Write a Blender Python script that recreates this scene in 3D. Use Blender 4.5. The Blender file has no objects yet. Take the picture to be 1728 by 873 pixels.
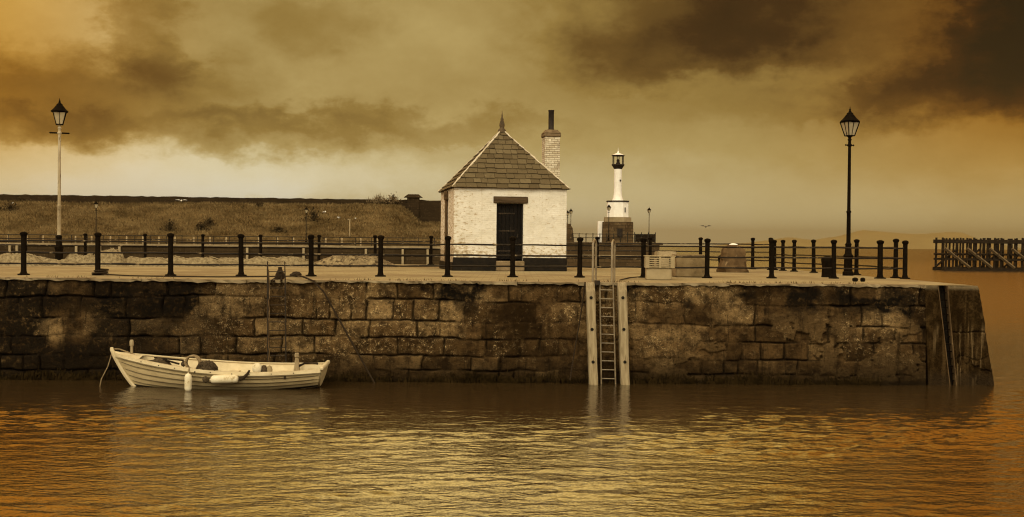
import bpy, math, random
import numpy as np
from mathutils import Vector, Matrix, Euler

random.seed(7)
R = math.radians
scene = bpy.context.scene
COL = scene.collection

# ------------------------------------------------------------------ camera
CAM_H = 3.63                      # eye height above the water
DECK = 2.66                       # quay deck above the water
FPX = 1900.0                      # focal length in pixels of a 1728 px wide frame
PITCH = math.atan(22.6 / FPX)
ROLL = R(0.5)
cam_data = bpy.data.cameras.new("camera")
cam_data.sensor_width = 36.0
cam_data.lens = FPX / 1728.0 * 36.0
cam_data.clip_start = 0.1
cam_data.clip_end = 60000.0
cam = bpy.data.objects.new("camera", cam_data)
COL.objects.link(cam)
fwd = Vector((0, math.cos(PITCH), -math.sin(PITCH)))
right0 = Vector((1, 0, 0)); up0 = right0.cross(fwd)
right = right0 * math.cos(ROLL) + up0 * math.sin(ROLL)
up = up0 * math.cos(ROLL) - right0 * math.sin(ROLL)
rot = Matrix((right, up, -fwd)).transposed()
cam.matrix_world = Matrix.LocRotScale(Vector((0, 0, CAM_H)), rot.to_quaternion(), None)
scene.camera = cam

def ray(px, py):
    v = right * ((px - 864.0) / FPX) + up * ((436.5 - py) / FPX) + fwd
    return v

def gp(px, py, z=DECK):           # point on the level plane z
    d = ray(px, py); t = (z - CAM_H) / d.z
    return Vector((0, 0, CAM_H)) + d * t

def pd(px, py, Y):                # point at distance Y
    d = ray(px, py); t = Y / d.y
    return Vector((0, 0, CAM_H)) + d * t

# ------------------------------------------------------------------ render settings
scene.view_settings.view_transform = 'Standard'
scene.view_settings.look = 'None'
scene.view_settings.exposure = 0.0
scene.view_settings.gamma = 1.0
scene.view_settings.use_curve_mapping = False
scene.render.engine = 'CYCLES'
scene.cycles.use_denoising = True
scene.cycles.pixel_filter_type = 'BLACKMAN_HARRIS'; scene.cycles.filter_width = 1.15
scene.cycles.max_bounces = 6
scene.cycles.diffuse_bounces = 3
scene.cycles.glossy_bounces = 4
scene.cycles.volume_bounces = 0
scene.cycles.caustics_reflective = False
scene.cycles.caustics_refractive = False

# ------------------------------------------------------------------ node helper
class NT:
    def __init__(s, tree): s.t = tree; s.n = tree.nodes; s.l = tree.links
    def new(s, kind, **kw):
        n = s.n.new(kind)
        for k, v in kw.items(): setattr(n, k, v)
        return n
    def put(s, sock, v):
        if isinstance(v, bpy.types.NodeSocket): s.l.new(v, sock)
        else: sock.default_value = v
    def m(s, op, a, b=0.0, c=None, clamp=False):
        n = s.n.new('ShaderNodeMath'); n.operation = op; n.use_clamp = clamp
        s.put(n.inputs[0], a); s.put(n.inputs[1], b)
        if c is not None: s.put(n.inputs[2], c)
        return n.outputs[0]
    def ss(s, v, a, b, lo=0.0, hi=1.0):       # smoothstep remap
        n = s.n.new('ShaderNodeMapRange'); n.interpolation_type = 'SMOOTHSTEP'
        s.put(n.inputs['Value'], v); n.inputs['From Min'].default_value = a; n.inputs['From Max'].default_value = b
        n.inputs['To Min'].default_value = lo; n.inputs['To Max'].default_value = hi
        return n.outputs['Result']
    def mix(s, f, a, b, blend='MIX'):
        n = s.n.new('ShaderNodeMix'); n.data_type = 'RGBA'; n.blend_type = blend
        s.put(n.inputs[0], f); s.put(n.inputs[6], a); s.put(n.inputs[7], b)
        return n.outputs[2]
    def noise(s, vec, scale, detail=4.0, rough=0.55, dist=0.0, dim='3D', lac=2.0):
        n = s.n.new('ShaderNodeTexNoise'); n.noise_dimensions = dim
        if vec is not None: s.l.new(vec, n.inputs['Vector'])
        n.inputs['Scale'].default_value = scale; n.inputs['Detail'].default_value = detail
        n.inputs['Roughness'].default_value = rough; n.inputs['Distortion'].default_value = dist
        n.inputs['Lacunarity'].default_value = lac
        return n
    def ramp(s, f, stops, interp='LINEAR'):
        n = s.n.new('ShaderNodeValToRGB'); cr = n.color_ramp; cr.interpolation = interp
        while len(cr.elements) < len(stops): cr.elements.new(0.5)
        for e, (p, c) in zip(cr.elements, stops):
            e.position = p; e.color = c if len(c) == 4 else (*c, 1)
        s.put(n.inputs[0], f)
        return n.outputs[0]
    def comb(s, x, y, z):
        n = s.n.new('ShaderNodeCombineXYZ')
        for i, v in enumerate((x, y, z)): s.put(n.inputs[i], v)
        return n.outputs[0]
    def mapv(s, vec, sc=(1, 1, 1), loc=(0, 0, 0)):
        n = s.n.new('ShaderNodeMapping'); s.l.new(vec, n.inputs['Vector'])
        n.inputs['Scale'].default_value = sc; n.inputs['Location'].default_value = loc
        return n.outputs[0]

def lin(r, g, b):
    f = lambda c: (c / 255 / 12.92) if c / 255 <= .04045 else ((c / 255 + .055) / 1.055) ** 2.4
    return (f(r), f(g), f(b), 1.0)

# ------------------------------------------------------------------ world: overcast sky with broken clouds
SUN_EL, SUN_AZ = R(42), R(205)    # behind the camera, a little to the left (azimuth from +Y, clockwise)
world = bpy.data.worlds.new("World"); scene.world = world; world.use_nodes = True
T = NT(world.node_tree); T.n.clear()
tc = T.new('ShaderNodeTexCoord')
sep = T.new('ShaderNodeSeparateXYZ'); T.l.new(tc.outputs['Generated'], sep.inputs[0])
X, Y, Z = sep.outputs
az = T.m('MULTIPLY', T.m('ARCTAN2', X, Y), 180 / math.pi)
el = T.m('MULTIPLY', T.m('ARCSINE', Z), 180 / math.pi)
# warped angular coordinates
cv = T.comb(az, T.m('MULTIPLY', el, 1.7), 0.0)
dv = T.mapv(tc.outputs['Generated'], (1, 1, 1.7))
w1 = T.noise(dv, 7.0, 9, .62); w2 = T.noise(T.mapv(dv, (1, 1, 1), (3.1, 7.7, 1.3)), 7.0, 9, .62)
w3 = T.noise(dv, 26.0, 8, .66); w4 = T.noise(T.mapv(dv, (1, 1, 1), (5.3, 2.2, 8.1)), 26.0, 8, .66)
def warp(base, big, ab, small, asml):
    v = T.m('ADD', base, T.m('MULTIPLY', T.m('SUBTRACT', big.outputs['Fac'], .5), ab))
    return T.m('ADD', v, T.m('MULTIPLY', T.m('SUBTRACT', small.outputs['Fac'], .5), asml))
waz = warp(az, w1, 11.0, w3, 4.2)
wel = warp(el, w2, 5.0, w4, 2.6)
def ang(px, py):
    d = ray(px, py)
    return math.degrees(math.atan2(d.x, d.y)), math.degrees(math.asin(d.z / d.length))
DEG = math.degrees(1 / FPX)
# (px, py, rx, ry, amount, edge softness) of each bank of cloud or gap, turned into sky directions
blobs = [
    (120, 150, 310, 75, -.17, .2), (330, 225, 360, 42, -.135, .25), (30, 222, 170, 36, -.12, .4),
    (640, 210, 360, 28, -.10, .4), (235, 70, 75, 80, -.13, .4), (50, 45, 190, 85, .15, .3),
    (330, 305, 460, 62, .16, .3), (1190, 0, 310, 140, -.19, .35), (1280, 25, 150, 120, -.13, .15),
    (1120, 90, 260, 60, -.10, .4), (1610, 60, 200, 150, -.13, .2), (1750, 40, 150, 160, -.46, .2), (1640, 170, 260, 55, -.16, .4),
    (1400, 172, 330, 26, -.05, .3), (520, 55, 130, 50, -.07, .4), (660, 110, 230, 90, .05, .3), (1728, 330, 200, 140, -.06, .1),
]
L = T.ss(el, 0.0, 8.5, .90, .58)
L = T.m('ADD', L, T.ss(az, -4.0, 14.0, 0.0, -.075))
for px, py, rx, ry, amt, soft in blobs:
    a0, e0 = ang(px, py)
    dx = T.m('DIVIDE', T.m('SUBTRACT', waz, a0), rx * DEG)
    dy = T.m('DIVIDE', T.m('SUBTRACT', wel, e0), ry * DEG)
    d = T.m('SQRT', T.m('ADD', T.m('MULTIPLY', dx, dx), T.m('MULTIPLY', dy, dy)))
    L = T.m('ADD', L, T.ss(d, 1.25, soft, 0.0, amt))
n1 = T.noise(dv, 11.0, 10, .64); n2 = T.noise(dv, 3.0, 5, .55)
fb = T.m('ADD', T.m('MULTIPLY', T.m('SUBTRACT', n1.outputs['Fac'], .5), .20),
         T.m('MULTIPLY', T.m('SUBTRACT', n2.outputs['Fac'], .5), .16))
L = T.m('ADD', L, T.m('MULTIPLY', fb, T.ss(el, 0.5, 5.0, .25, 1.0)))
hi = T.ss(el, 12.3, 17.5)         # unseen sky above the frame, brightened to light the scene and the water
mid = T.m('SUBTRACT', T.ss(T.m('ABSOLUTE', T.m('ADD', az, -1.0)), 20.0, 5.0, -.05, .17), .0)
L = T.m('ADD', L, T.m('MULTIPLY', hi, T.m('ADD', mid, T.m('MULTIPLY', fb, .6))))
sep_col = T.ramp(L, [(0.0, lin(10, 4, 1)), (.2, lin(56, 34, 11)), (.35, lin(102, 75, 32)), (.5, lin(150, 122, 62)),
                     (.65, lin(184, 159, 98)), (.8, lin(218, 200, 148)), (.95, lin(242, 230, 190)), (1.0, lin(248, 240, 210))])
# edge vignette put into the sky colour: warmer and darker to both sides
side = T.m('MAXIMUM', T.ss(az, 10.0, 25.0), T.ss(az, -13.0, -26.0))
side = T.m('MULTIPLY', side, T.ss(el, .5, 7.0, .12, 1.0))
sep_col = T.mix(T.m('MULTIPLY', side, .95), sep_col, (.98, .64, .20, 1), 'MULTIPLY')
sep_col = T.mix(T.m('MULTIPLY', hi, side), sep_col, (.86, .74, .62, 1), 'MULTIPLY')
gold = T.m('MULTIPLY', hi, T.ss(el, 70.0, 40.0))
sep_col = T.mix(gold, sep_col, (1.0, .86, .56, 1), 'MULTIPLY')
# unseen sky behind the camera, made paler to light the hut front
back = T.ss(Y, .35, -.35)
sep_col = T.mix(back, sep_col, T.mix(n2.outputs['Fac'], (.60, .52, .36, 1), (.78, .71, .54, 1)))
sky = T.new('ShaderNodeTexSky', sky_type='NISHITA'); sky.sun_disc = False
sky.sun_elevation = SUN_EL; sky.sun_rotation = SUN_AZ
sky.air_density = 1.0; sky.dust_density = 4.0
bw = T.new('ShaderNodeRGBToBW'); T.l.new(sky.outputs[0], bw.inputs[0])
clear = T.mix(1.0, bw.outputs[0], (1.0, .80, .47, 1), 'MULTIPLY')
STR = 0.1
gain = T.m('MULTIPLY', T.m('ADD', 1.0, T.m('ADD', T.m('MULTIPLY', T.m('MULTIPLY', hi, T.ss(el, 58.0, 32.0, .35, 3.9)), 1.0), T.m('MULTIPLY', back, .25))), 1.0 / STR)
cl = T.new('ShaderNodeVectorMath', operation='SCALE'); T.l.new(sep_col, cl.inputs[0]); T.l.new(gain, cl.inputs['Scale'])
final = T.mix(.02, cl.outputs[0], clear)
bg = T.new('ShaderNodeBackground'); T.l.new(final, bg.inputs[0]); bg.inputs[1].default_value = STR
wo = T.new('ShaderNodeOutputWorld'); T.l.new(bg.outputs[0], wo.inputs[0])

sun_d = bpy.data.lights.new("sun", 'SUN'); sun_d.energy = 1.25; sun_d.angle = R(12); sun_d.color = (1.0, .90, .70)
sun = bpy.data.objects.new("sun", sun_d); COL.objects.link(sun)
sd = Vector((math.sin(SUN_AZ) * math.cos(SUN_EL), math.cos(SUN_AZ) * math.cos(SUN_EL), math.sin(SUN_EL)))
sun.rotation_euler = sd.to_track_quat('Z', 'Y').to_euler(); sun.location = sd * 60

# ------------------------------------------------------------------ numpy noise
_rs = np.random.RandomState(11)
_lat = _rs.rand(8, 256, 256)
def vnoise(x, y, seed=0):
    t = _lat[seed % 8]; o = (seed // 8) * 37
    xi = np.floor(x).astype(int); yi = np.floor(y).astype(int); fx = x - xi; fy = y - yi
    fx = fx * fx * (3 - 2 * fx); fy = fy * fy * (3 - 2 * fy)
    a = (xi + o) % 256; b = (xi + 1 + o) % 256; c = (yi + o) % 256; d = (yi + 1 + o) % 256
    return (t[a, c] * (1 - fx) + t[b, c] * fx) * (1 - fy) + (t[a, d] * (1 - fx) + t[b, d] * fx) * fy
def fbm(x, y, seed=0, oct=4, gain=.5):
    s = 0; a = 1; tot = 0
    for i in range(oct):
        s = s + a * vnoise(x * 2 ** i + 13.7 * i, y * 2 ** i + 5.1 * i, seed + i); tot += a; a *= gain
    return s / tot
def sstep(a, b, x):
    t = np.clip((x - a) / (b - a), 0, 1); return t * t * (3 - 2 * t)

# ------------------------------------------------------------------ mesh builder
class MB:
    def __init__(s): s.v = []; s.f = []
    def add(s, vs, fs):
        o = len(s.v); s.v += [Vector(p) for p in vs]; s.f += [[i + o for i in f] for f in fs]; return s
    def box(s, c, size, rot=None, taper=1.0, bevel=0.0):
        c = Vector(c); hx, hy, hz = size[0] / 2, size[1] / 2, size[2] / 2
        M = rot if rot is not None else Matrix.Identity(3)
        if bevel <= 0:
            vs = [(sx * hx * (taper if sz > 0 else 1), sy * hy * (taper if sz > 0 else 1), sz * hz) for sz in (-1, 1) for sy in (-1, 1) for sx in (-1, 1)]
            fs = [(0, 2, 3, 1), (4, 5, 7, 6), (0, 1, 5, 4), (2, 6, 7, 3), (0, 4, 6, 2), (1, 3, 7, 5)]
            return s.add([c + M @ Vector(p) for p in vs], fs)
        b = min(bevel, hx * .9, hy * .9, hz * .9)     # octagon in plan with chamfered top and bottom
        def ring(ix, iy, z):
            return [(-ix + b, -iy, z), (ix - b, -iy, z), (ix, -iy + b, z), (ix, iy - b, z), (ix - b, iy, z), (-ix + b, iy, z), (-ix, iy - b, z), (-ix, -iy + b, z)]
        rs = [ring(hx - b * .7, hy - b * .7, -hz), ring(hx, hy, -hz + b), ring(hx * taper, hy * taper, hz - b), ring(hx * taper - b * .7, hy * taper - b * .7, hz)]
        vs = [c + M @ Vector(p) for r in rs for p in r]
        fs = [tuple(range(7, -1, -1)), tuple(range(24, 32))]
        for k in range(3):
            for i in range(8):
                j = (i + 1) % 8; fs.append((k * 8 + i, k * 8 + j, k * 8 + 8 + j, k * 8 + 8 + i))
        return s.add(vs, fs)
    def cyl(s, p0, p1, r0, r1=None, n=12, caps=True):
        return s.tube([p0, p1], [r0, r0 if r1 is None else r1], n, caps)
    def tube(s, path, r, n=8, caps=True):
        path = [Vector(p) for p in path]
        if not isinstance(r, (list, tuple)): r = [r] * len(path)
        rings = []; ref = None
        for i, p in enumerate(path):
            d = (path[min(i + 1, len(path) - 1)] - path[max(i - 1, 0)]).normalized()
            if ref is None: ref = Vector((0, 0, 1)) if abs(d.z) < .9 else Vector((1, 0, 0))
            a = d.cross(ref).normalized(); b = a.cross(d).normalized(); ref = b if abs(d.dot(b)) < .99 else ref
            rings.append([p + (a * math.cos(2 * math.pi * k / n) + b * math.sin(2 * math.pi * k / n)) * r[i] for k in range(n)])
        vs = [q for rg in rings for q in rg]; fs = []
        for i in range(len(path) - 1):
            for k in range(n):
                k2 = (k + 1) % n; fs.append((i * n + k, i * n + n + k, i * n + n + k2, i * n + k2))
        if caps:
            fs.append(tuple(range(n))); fs.append(tuple(range((len(path) - 1) * n + n - 1, (len(path) - 1) * n - 1, -1)))
        return s.add(vs, fs)
    def lathe(s, prof, n=16, c=(0, 0, 0), phase=0.0, sx=1.0, sy=1.0):
        c = Vector(c); vs = []; fs = []
        for (r, z) in prof:
            for k in range(n):
                a = 2 * math.pi * (k + phase) / n; vs.append(c + Vector((r * sx * math.cos(a), r * sy * math.sin(a), z)))
        for i in range(len(prof) - 1):
            for k in range(n):
                k2 = (k + 1) % n; fs.append((i * n + k, i * n + k2, i * n + n + k2, i * n + n + k))
        fs.append(tuple(range(n - 1, -1, -1))); fs.append(tuple(range((len(prof) - 1) * n, len(prof) * n)))
        return s.add(vs, fs)
    def prism(s, poly, ext):          # polygon of 3-D points extruded by the vector ext
        poly = [Vector(p) for p in poly]; ext = Vector(ext); n = len(poly)
        fs = [tuple(range(n)), tuple(range(2 * n - 1, n - 1, -1))]
        for i in range(n):
            j = (i + 1) % n; fs.append((j, i, n + i, n + j))
        return s.add(poly + [p + ext for p in poly], fs)
    def build(s, name, mat, parent=None, smooth=False, world=True, angle=40):
        me = bpy.data.meshes.new(name)
        vs = s.v
        if parent is not None and world:
            inv = base_matrix(parent).inverted(); vs = [inv @ p for p in vs]
        me.from_pydata([tuple(p) for p in vs], [], s.f); me.validate()
        return link(name, me, mat, parent, smooth, angle)

def base_matrix(o):
    M = Matrix.LocRotScale(o.location, o.rotation_euler, o.scale)
    return base_matrix(o.parent) @ M if o.parent else M

def link(name, me, mat, parent=None, smooth=False, angle=40):
    if mat is not None: me.materials.append(mat)
    import bmesh
    bm = bmesh.new(); bm.from_mesh(me); bmesh.ops.recalc_face_normals(bm, faces=bm.faces); bm.to_mesh(me); bm.free()
    if smooth:
        me.polygons.foreach_set('use_smooth', [True] * len(me.polygons))
        try: me.set_sharp_from_angle(angle=R(angle))
        except Exception: pass
    o = bpy.data.objects.new(name, me); COL.objects.link(o)
    if parent is not None: o.parent = parent
    return o

def grid_mesh(name, P, attrs=None, smooth=True):      # P: (n, m, 3)
    n, m = P.shape[:2]
    me = bpy.data.meshes.new(name)
    me.vertices.add(n * m); me.vertices.foreach_set('co', np.ascontiguousarray(P, dtype=np.float32).ravel())
    i = np.arange(n - 1)[:, None] * m + np.arange(m - 1)[None, :]
    q = np.stack([i, i + 1, i + m + 1, i + m], -1).reshape(-1, 4)
    k = len(q)
    me.loops.add(k * 4); me.loops.foreach_set('vertex_index', q.ravel().astype(np.int32))
    me.polygons.add(k); me.polygons.foreach_set('loop_start', (np.arange(k) * 4).astype(np.int32))
    if smooth: me.polygons.foreach_set('use_smooth', np.ones(k, dtype=bool))
    for key, arr in (attrs or {}).items():
        a = me.attributes.new(key, 'FLOAT_COLOR', 'POINT')
        c = np.ones((n * m, 4), dtype=np.float32); c[:, :3] = arr.reshape(-1, 3)
        a.data.foreach_set('color', c.ravel())
    me.update(); me.validate()
    return me

def empty(name, loc=(0, 0, 0), rz=0.0, label=None, cat=None, group=None):
    o = bpy.data.objects.new(name, None); o.empty_display_size = .2; COL.objects.link(o)
    o.location = loc; o.rotation_euler = (0, 0, rz)
    return tag(o, label, cat, group)

def tag(o, label=None, cat=None, group=None, kind=None):
    if label: o['label'] = label
    if cat: o['category'] = cat
    if group: o['group'] = group
    if kind: o['kind'] = kind
    return o

def copy_tree(o, parent=None):
    c = o.copy(); COL.objects.link(c)
    if parent is not None: c.parent = parent; c.matrix_parent_inverse = o.matrix_parent_inverse
    for ch in list(o.children): copy_tree(ch, c)
    return c

# ------------------------------------------------------------------ materials
def surface(name, c1, c2, scale=3.0, rough=.8, bump=.0, bscale=20.0, spots=None, sscale=6.0, sedge=(.6, .7), stretch=(1, 1, 1), metallic=0.0, spec=.08, detail=6):
    m = bpy.data.materials.new(name); m.use_nodes = True
    t = NT(m.node_tree); b = t.n['Principled BSDF']
    tcn = t.new('ShaderNodeTexCoord'); v = t.mapv(tcn.outputs['Object'], stretch)
    n = t.noise(v, scale, detail, .6)
    col = t.mix(t.ss(n.outputs['Fac'], .32, .68), (*c1, 1), (*c2, 1))
    if spots is not None:
        n2 = t.noise(v, sscale, 6, .65)
        col = t.mix(t.ss(n2.outputs['Fac'], *sedge), col, (*spots, 1))
    t.l.new(col, b.inputs['Base Color'])
    b.inputs['Roughness'].default_value = rough; b.inputs['Metallic'].default_value = metallic
    b.inputs['Specular IOR Level'].default_value = spec
    if bump > 0:
        n3 = t.noise(v, bscale, 6, .6)
        bp = t.new('ShaderNodeBump'); bp.inputs['Strength'].default_value = bump; bp.inputs['Distance'].default_value = .02
        t.l.new(n3.outputs['Fac'], bp.inputs['Height']); t.l.new(bp.outputs[0], b.inputs['Normal'])
    return m

M = {}
M['iron'] = surface('black_iron_paint', (.0045, .003, .0016), (.008, .005, .0025), 8, .7, .3, 30, (.05, .032, .014), 14, (.68, .76), spec=.015)
M['old_iron'] = surface('weathered_iron', (.016, .011, .006), (.035, .022, .011), 6, .75, .4, 30, (.15, .10, .05), 9, (.62, .72), spec=.15)
M['rail_iron'] = surface('worn_rail_iron', (.008, .005, .0025), (.016, .010, .005), 5, .5, .3, 25, (.16, .115, .06), 4, (.58, .68), spec=.1)
M['far_iron'] = surface('distant_iron', (.010, .011, .007), (.03, .02, .012), 3, .6)
M['pale_post'] = surface('worn_glare_pole_paint', (.38, .31, .195), (.24, .185, .105), 4, .6, .2, 20, (.10, .065, .03), 7, (.56, .68), stretch=(1, 1, .35))  # pale tones stand for glare on the pole's wet paint
M['glass'] = surface('lantern_glass', (.36, .285, .165), (.28, .22, .125), 3, .15, spec=.4)
M['galv'] = surface('galvanised_tube', (.22, .165, .09), (.13, .09, .045), 6, .45, .2, 30, (.10, .065, .03), 9, (.6, .72), spec=.5)
M['timber'] = surface('weathered_fender_timber', (.33, .255, .145), (.20, .145, .075), 3, .85, .5, 12, (.13, .09, .045), 4, (.58, .72), stretch=(5, 5, .5))
M['dark_timber'] = surface('tarred_timber', (.010, .006, .003), (.022, .0135, .006), 2, .85, .4, 8, (.05, .033, .016), 2, (.6, .7), stretch=(1, 1, 2))
M['brace_timber'] = surface('bleached_brace_timber', (.12, .08, .038), (.07, .044, .02), 2, .85, .4, 8)
M['lintel'] = surface('old_timber_lintel', (.075, .048, .024), (.035, .021, .010), 5, .85, .4, 15, (.2, .14, .08), 6, (.66, .75), stretch=(.4, 2, 3))
M['door'] = surface('peeling_black_door_paint', (.004, .003, .002), (.008, .0055, .0035), 5, .8, .4, 12, (.06, .042, .022), 4.2, (.64, .72), stretch=(2.5, 1, 1.2))
M['slate_dirt'] = surface('roof_mortar', (.55, .47, .34), (.40, .32, .21), 5, .9, .5, 18)
M['lead'] = surface('finial_lead', (.05, .035, .018), (.09, .06, .03), 7, .7, .3, 18)
M['pipe'] = surface('rusted_drainpipe', (.10, .062, .028), (.055, .032, .014), 5, .8, .3, 16, (.3, .22, .13), 6, (.66, .76))
M['white'] = surface('white_tower_paint', (.72, .67, .57), (.66, .60, .50), 2.2, .6, .15, 12, (.55, .46, .34), 3, (.68, .8))
M['black_paint'] = surface('black_tower_paint', (.014, .010, .007), (.026, .018, .011), 3, .6)
M['cream'] = surface('cream_boat_paint', (.43, .33, .172), (.35, .26, .13), 3, .5, .12, 22, (.20, .13, .055), 5, (.60, .74), stretch=(1, 1, 2.5), spec=.15)
M['cream_top'] = surface('pale_gunwale_paint', (.56, .455, .27), (.47, .37, .21), 4, .55, .15, 22, (.20, .13, .06), 9, (.68, .75))
M['hull_bottom'] = surface('dark_bottom_band', (.012, .008, .005), (.02, .013, .008), 3, .6)
M['fender'] = surface('chalky_white_fender', (.62, .54, .37), (.52, .43, .26), 6, .7, .2, 30, (.26, .18, .085), 6, (.56, .70))
M['rope'] = surface('grubby_rope', (.26, .19, .10), (.15, .10, .05), 30, .9, .5, 60)
M['dark_rope'] = surface('tarry_rope', (.016, .010, .005), (.035, .022, .011), 30, .9, .5, 60)
M['net'] = surface('dark_net', (.035, .024, .012), (.08, .055, .03), 18, .95, .8, 40)
M['pale_net'] = surface('bleached_netting', (.25, .19, .10), (.12, .086, .042), 9, .95, 1.0, 22, (.09, .06, .03), 7, (.58, .68))
M['dry_heap'] = surface('dry_rubble_and_weed', (.14, .10, .05), (.27, .20, .10), 7, .95, 1.0, 18, (.05, .033, .016), 6, (.5, .62))
M['block'] = surface('stained_concrete_block', (.20, .14, .068), (.13, .086, .038), 2.2, .9, .6, 14, (.09, .06, .028), 3, (.56, .7))
M['pale_block'] = surface('pale_concrete_block', (.31, .235, .13), (.24, .178, .095), 2.2, .9, .6, 14, (.2, .14, .08), 3, (.6, .7))
M['crate'] = surface('sun_bleached_plastic', (.29, .222, .12), (.235, .177, .092), 2.5, .7, .1, 12, (.28, .21, .12), 5, (.62, .75))
M['rock'] = surface('rough_sandstone_lump', (.11, .066, .028), (.06, .035, .015), 2.8, .95, 1.0, 9, (.20, .13, .062), 4, (.6, .72), stretch=(1, 1, .6))
M['guano'] = surface('bird_droppings', (.82, .78, .68), (.74, .68, .55), 9, .9)
M['bird'] = surface('gull_plumage', (.82, .80, .74), (.72, .68, .6), 9, .8)
M['bird_dark'] = surface('grey_wing', (.10, .08, .06), (.05, .04, .03), 9, .8)
M['leaf'] = surface('bare_shrub', (.026, .016, .006), (.052, .034, .014), 3, .9)
M['dry_leaf'] = surface('dead_stalks', (.15, .10, .048), (.09, .06, .028), 3, .9)
M['grass_blade'] = surface('winter_grass', (.070, .044, .015), (.20, .135, .056), .22, .9, detail=8)
M['weed'] = surface('wet_weed', (.007, .0045, .0016), (.020, .012, .0042), 4, .95, spec=0.0)

def masonry(name, c1, c2, mortar, bw=.6, bh=.25, scale=1.0, stain=(.04, .026, .012), light=None, bump=.6, msize=.02, rot=0.0, facing='XZ', drip=.55):
    m = bpy.data.materials.new(name); m.use_nodes = True
    t = NT(m.node_tree); b = t.n['Principled BSDF']
    tcn = t.new('ShaderNodeTexCoord'); s = t.new('ShaderNodeSeparateXYZ'); t.l.new(tcn.outputs['Object'], s.inputs[0])
    if facing == 'XZ':
        hx = t.m('ADD', s.outputs[0], s.outputs[1])
        v = t.comb(hx, s.outputs[2], 0.0)
    else: v = tcn.outputs['Object']
    n0 = t.noise(tcn.outputs['Object'], 1.4, 3); dn = t.new('ShaderNodeVectorMath', operation='SCALE')
    t.l.new(n0.outputs['Color'], dn.inputs[0]); dn.inputs['Scale'].default_value = .10
    ad = t.new('ShaderNodeVectorMath', operation='ADD'); t.l.new(v, ad.inputs[0]); t.l.new(dn.outputs[0], ad.inputs[1])
    br = t.new('ShaderNodeTexBrick'); t.l.new(ad.outputs[0], br.inputs['Vector'])
    br.inputs['Scale'].default_value = scale; br.inputs['Brick Width'].default_value = bw; br.inputs['Row Height'].default_value = bh
    br.inputs['Mortar Size'].default_value = msize; br.inputs['Mortar Smooth'].default_value = .3; br.inputs['Bias'].default_value = 0
    br.inputs['Color1'].default_value = (*c1, 1); br.inputs['Color2'].default_value = (*c2, 1); br.inputs['Mortar'].default_value = (*mortar, 1)
    n1 = t.noise(tcn.outputs['Object'], 2.2, 7, .62); n2 = t.noise(t.mapv(tcn.outputs['Object'], (1.6, 1.6, .5)), 1.3, 6, .6)
    col = t.mix(t.ss(n1.outputs['Fac'], .5, .72, 0, .65), br.outputs['Color'], (*stain, 1))
    col = t.mix(t.ss(n2.outputs['Fac'], drip, drip + .15, 0, .75), col, (*stain, 1))
    if light:
        n4 = t.noise(tcn.outputs['Object'], 3.7, 7, .7)
        col = t.mix(t.ss(n4.outputs['Fac'], .58, .68, 0, .8), col, (*light, 1))
    t.l.new(col, b.inputs['Base Color']); b.inputs['Roughness'].default_value = .9; b.inputs['Specular IOR Level'].default_value = .05
    n3 = t.noise(tcn.outputs['Object'], 14, 6, .6)
    h = t.m('ADD', t.m('MULTIPLY', t.m('SUBTRACT', 1.0, br.outputs['Fac']), .8), t.m('MULTIPLY', n3.outputs['Fac'], .7))
    bp = t.new('ShaderNodeBump'); bp.inputs['Strength'].default_value = bump; bp.inputs['Distance'].default_value = .03
    t.l.new(h, bp.inputs['Height']); t.l.new(bp.outputs[0], b.inputs['Normal'])
    return m

M['far_stone'] = masonry('far_harbour_stone', (.048, .030, .013), (.032, .0195, .008), (.014, .009, .004), 1.4, .5, stain=(.028, .018, .009), light=(.17, .12, .065), bump=.8)
M['pier_stone'] = masonry('pier_stone', (.075, .046, .020), (.045, .027, .0115), (.03, .02, .01), 1.6, .62, stain=(.035, .022, .011), light=(.2, .14, .075), bump=.9)
M['plinth_stone'] = masonry('lighthouse_stone', (.10, .064, .029), (.06, .037, .0165), (.035, .023, .011), .95, .36, stain=(.035, .022, .011), light=(.2, .14, .08), bump=.9, msize=.03)
M['far_cope'] = surface('far_coping_stone', (.26, .195, .105), (.17, .122, .062), .6, .9, .3, 4, (.12, .08, .04), .5, (.58, .7))
M['top_wall'] = masonry('bank_wall_stone', (.03, .018, .008), (.02, .012, .005), (.02, .012, .006), 1.2, .4, stain=(.02, .013, .006), light=(.12, .08, .04), bump=.8)
M['chimney'] = masonry('flaking_white_brick', (.56, .485, .35), (.42, .34, .22), (.19, .13, .065), .24, .085, stain=(.15, .10, .05), light=(.70, .62, .46), bump=.7, msize=.008, drip=.66)
M['chimney_cap'] = surface('sooty_chimney_cap', (.17, .115, .06), (.10, .065, .032), 4, .9, .7, 16)

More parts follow.
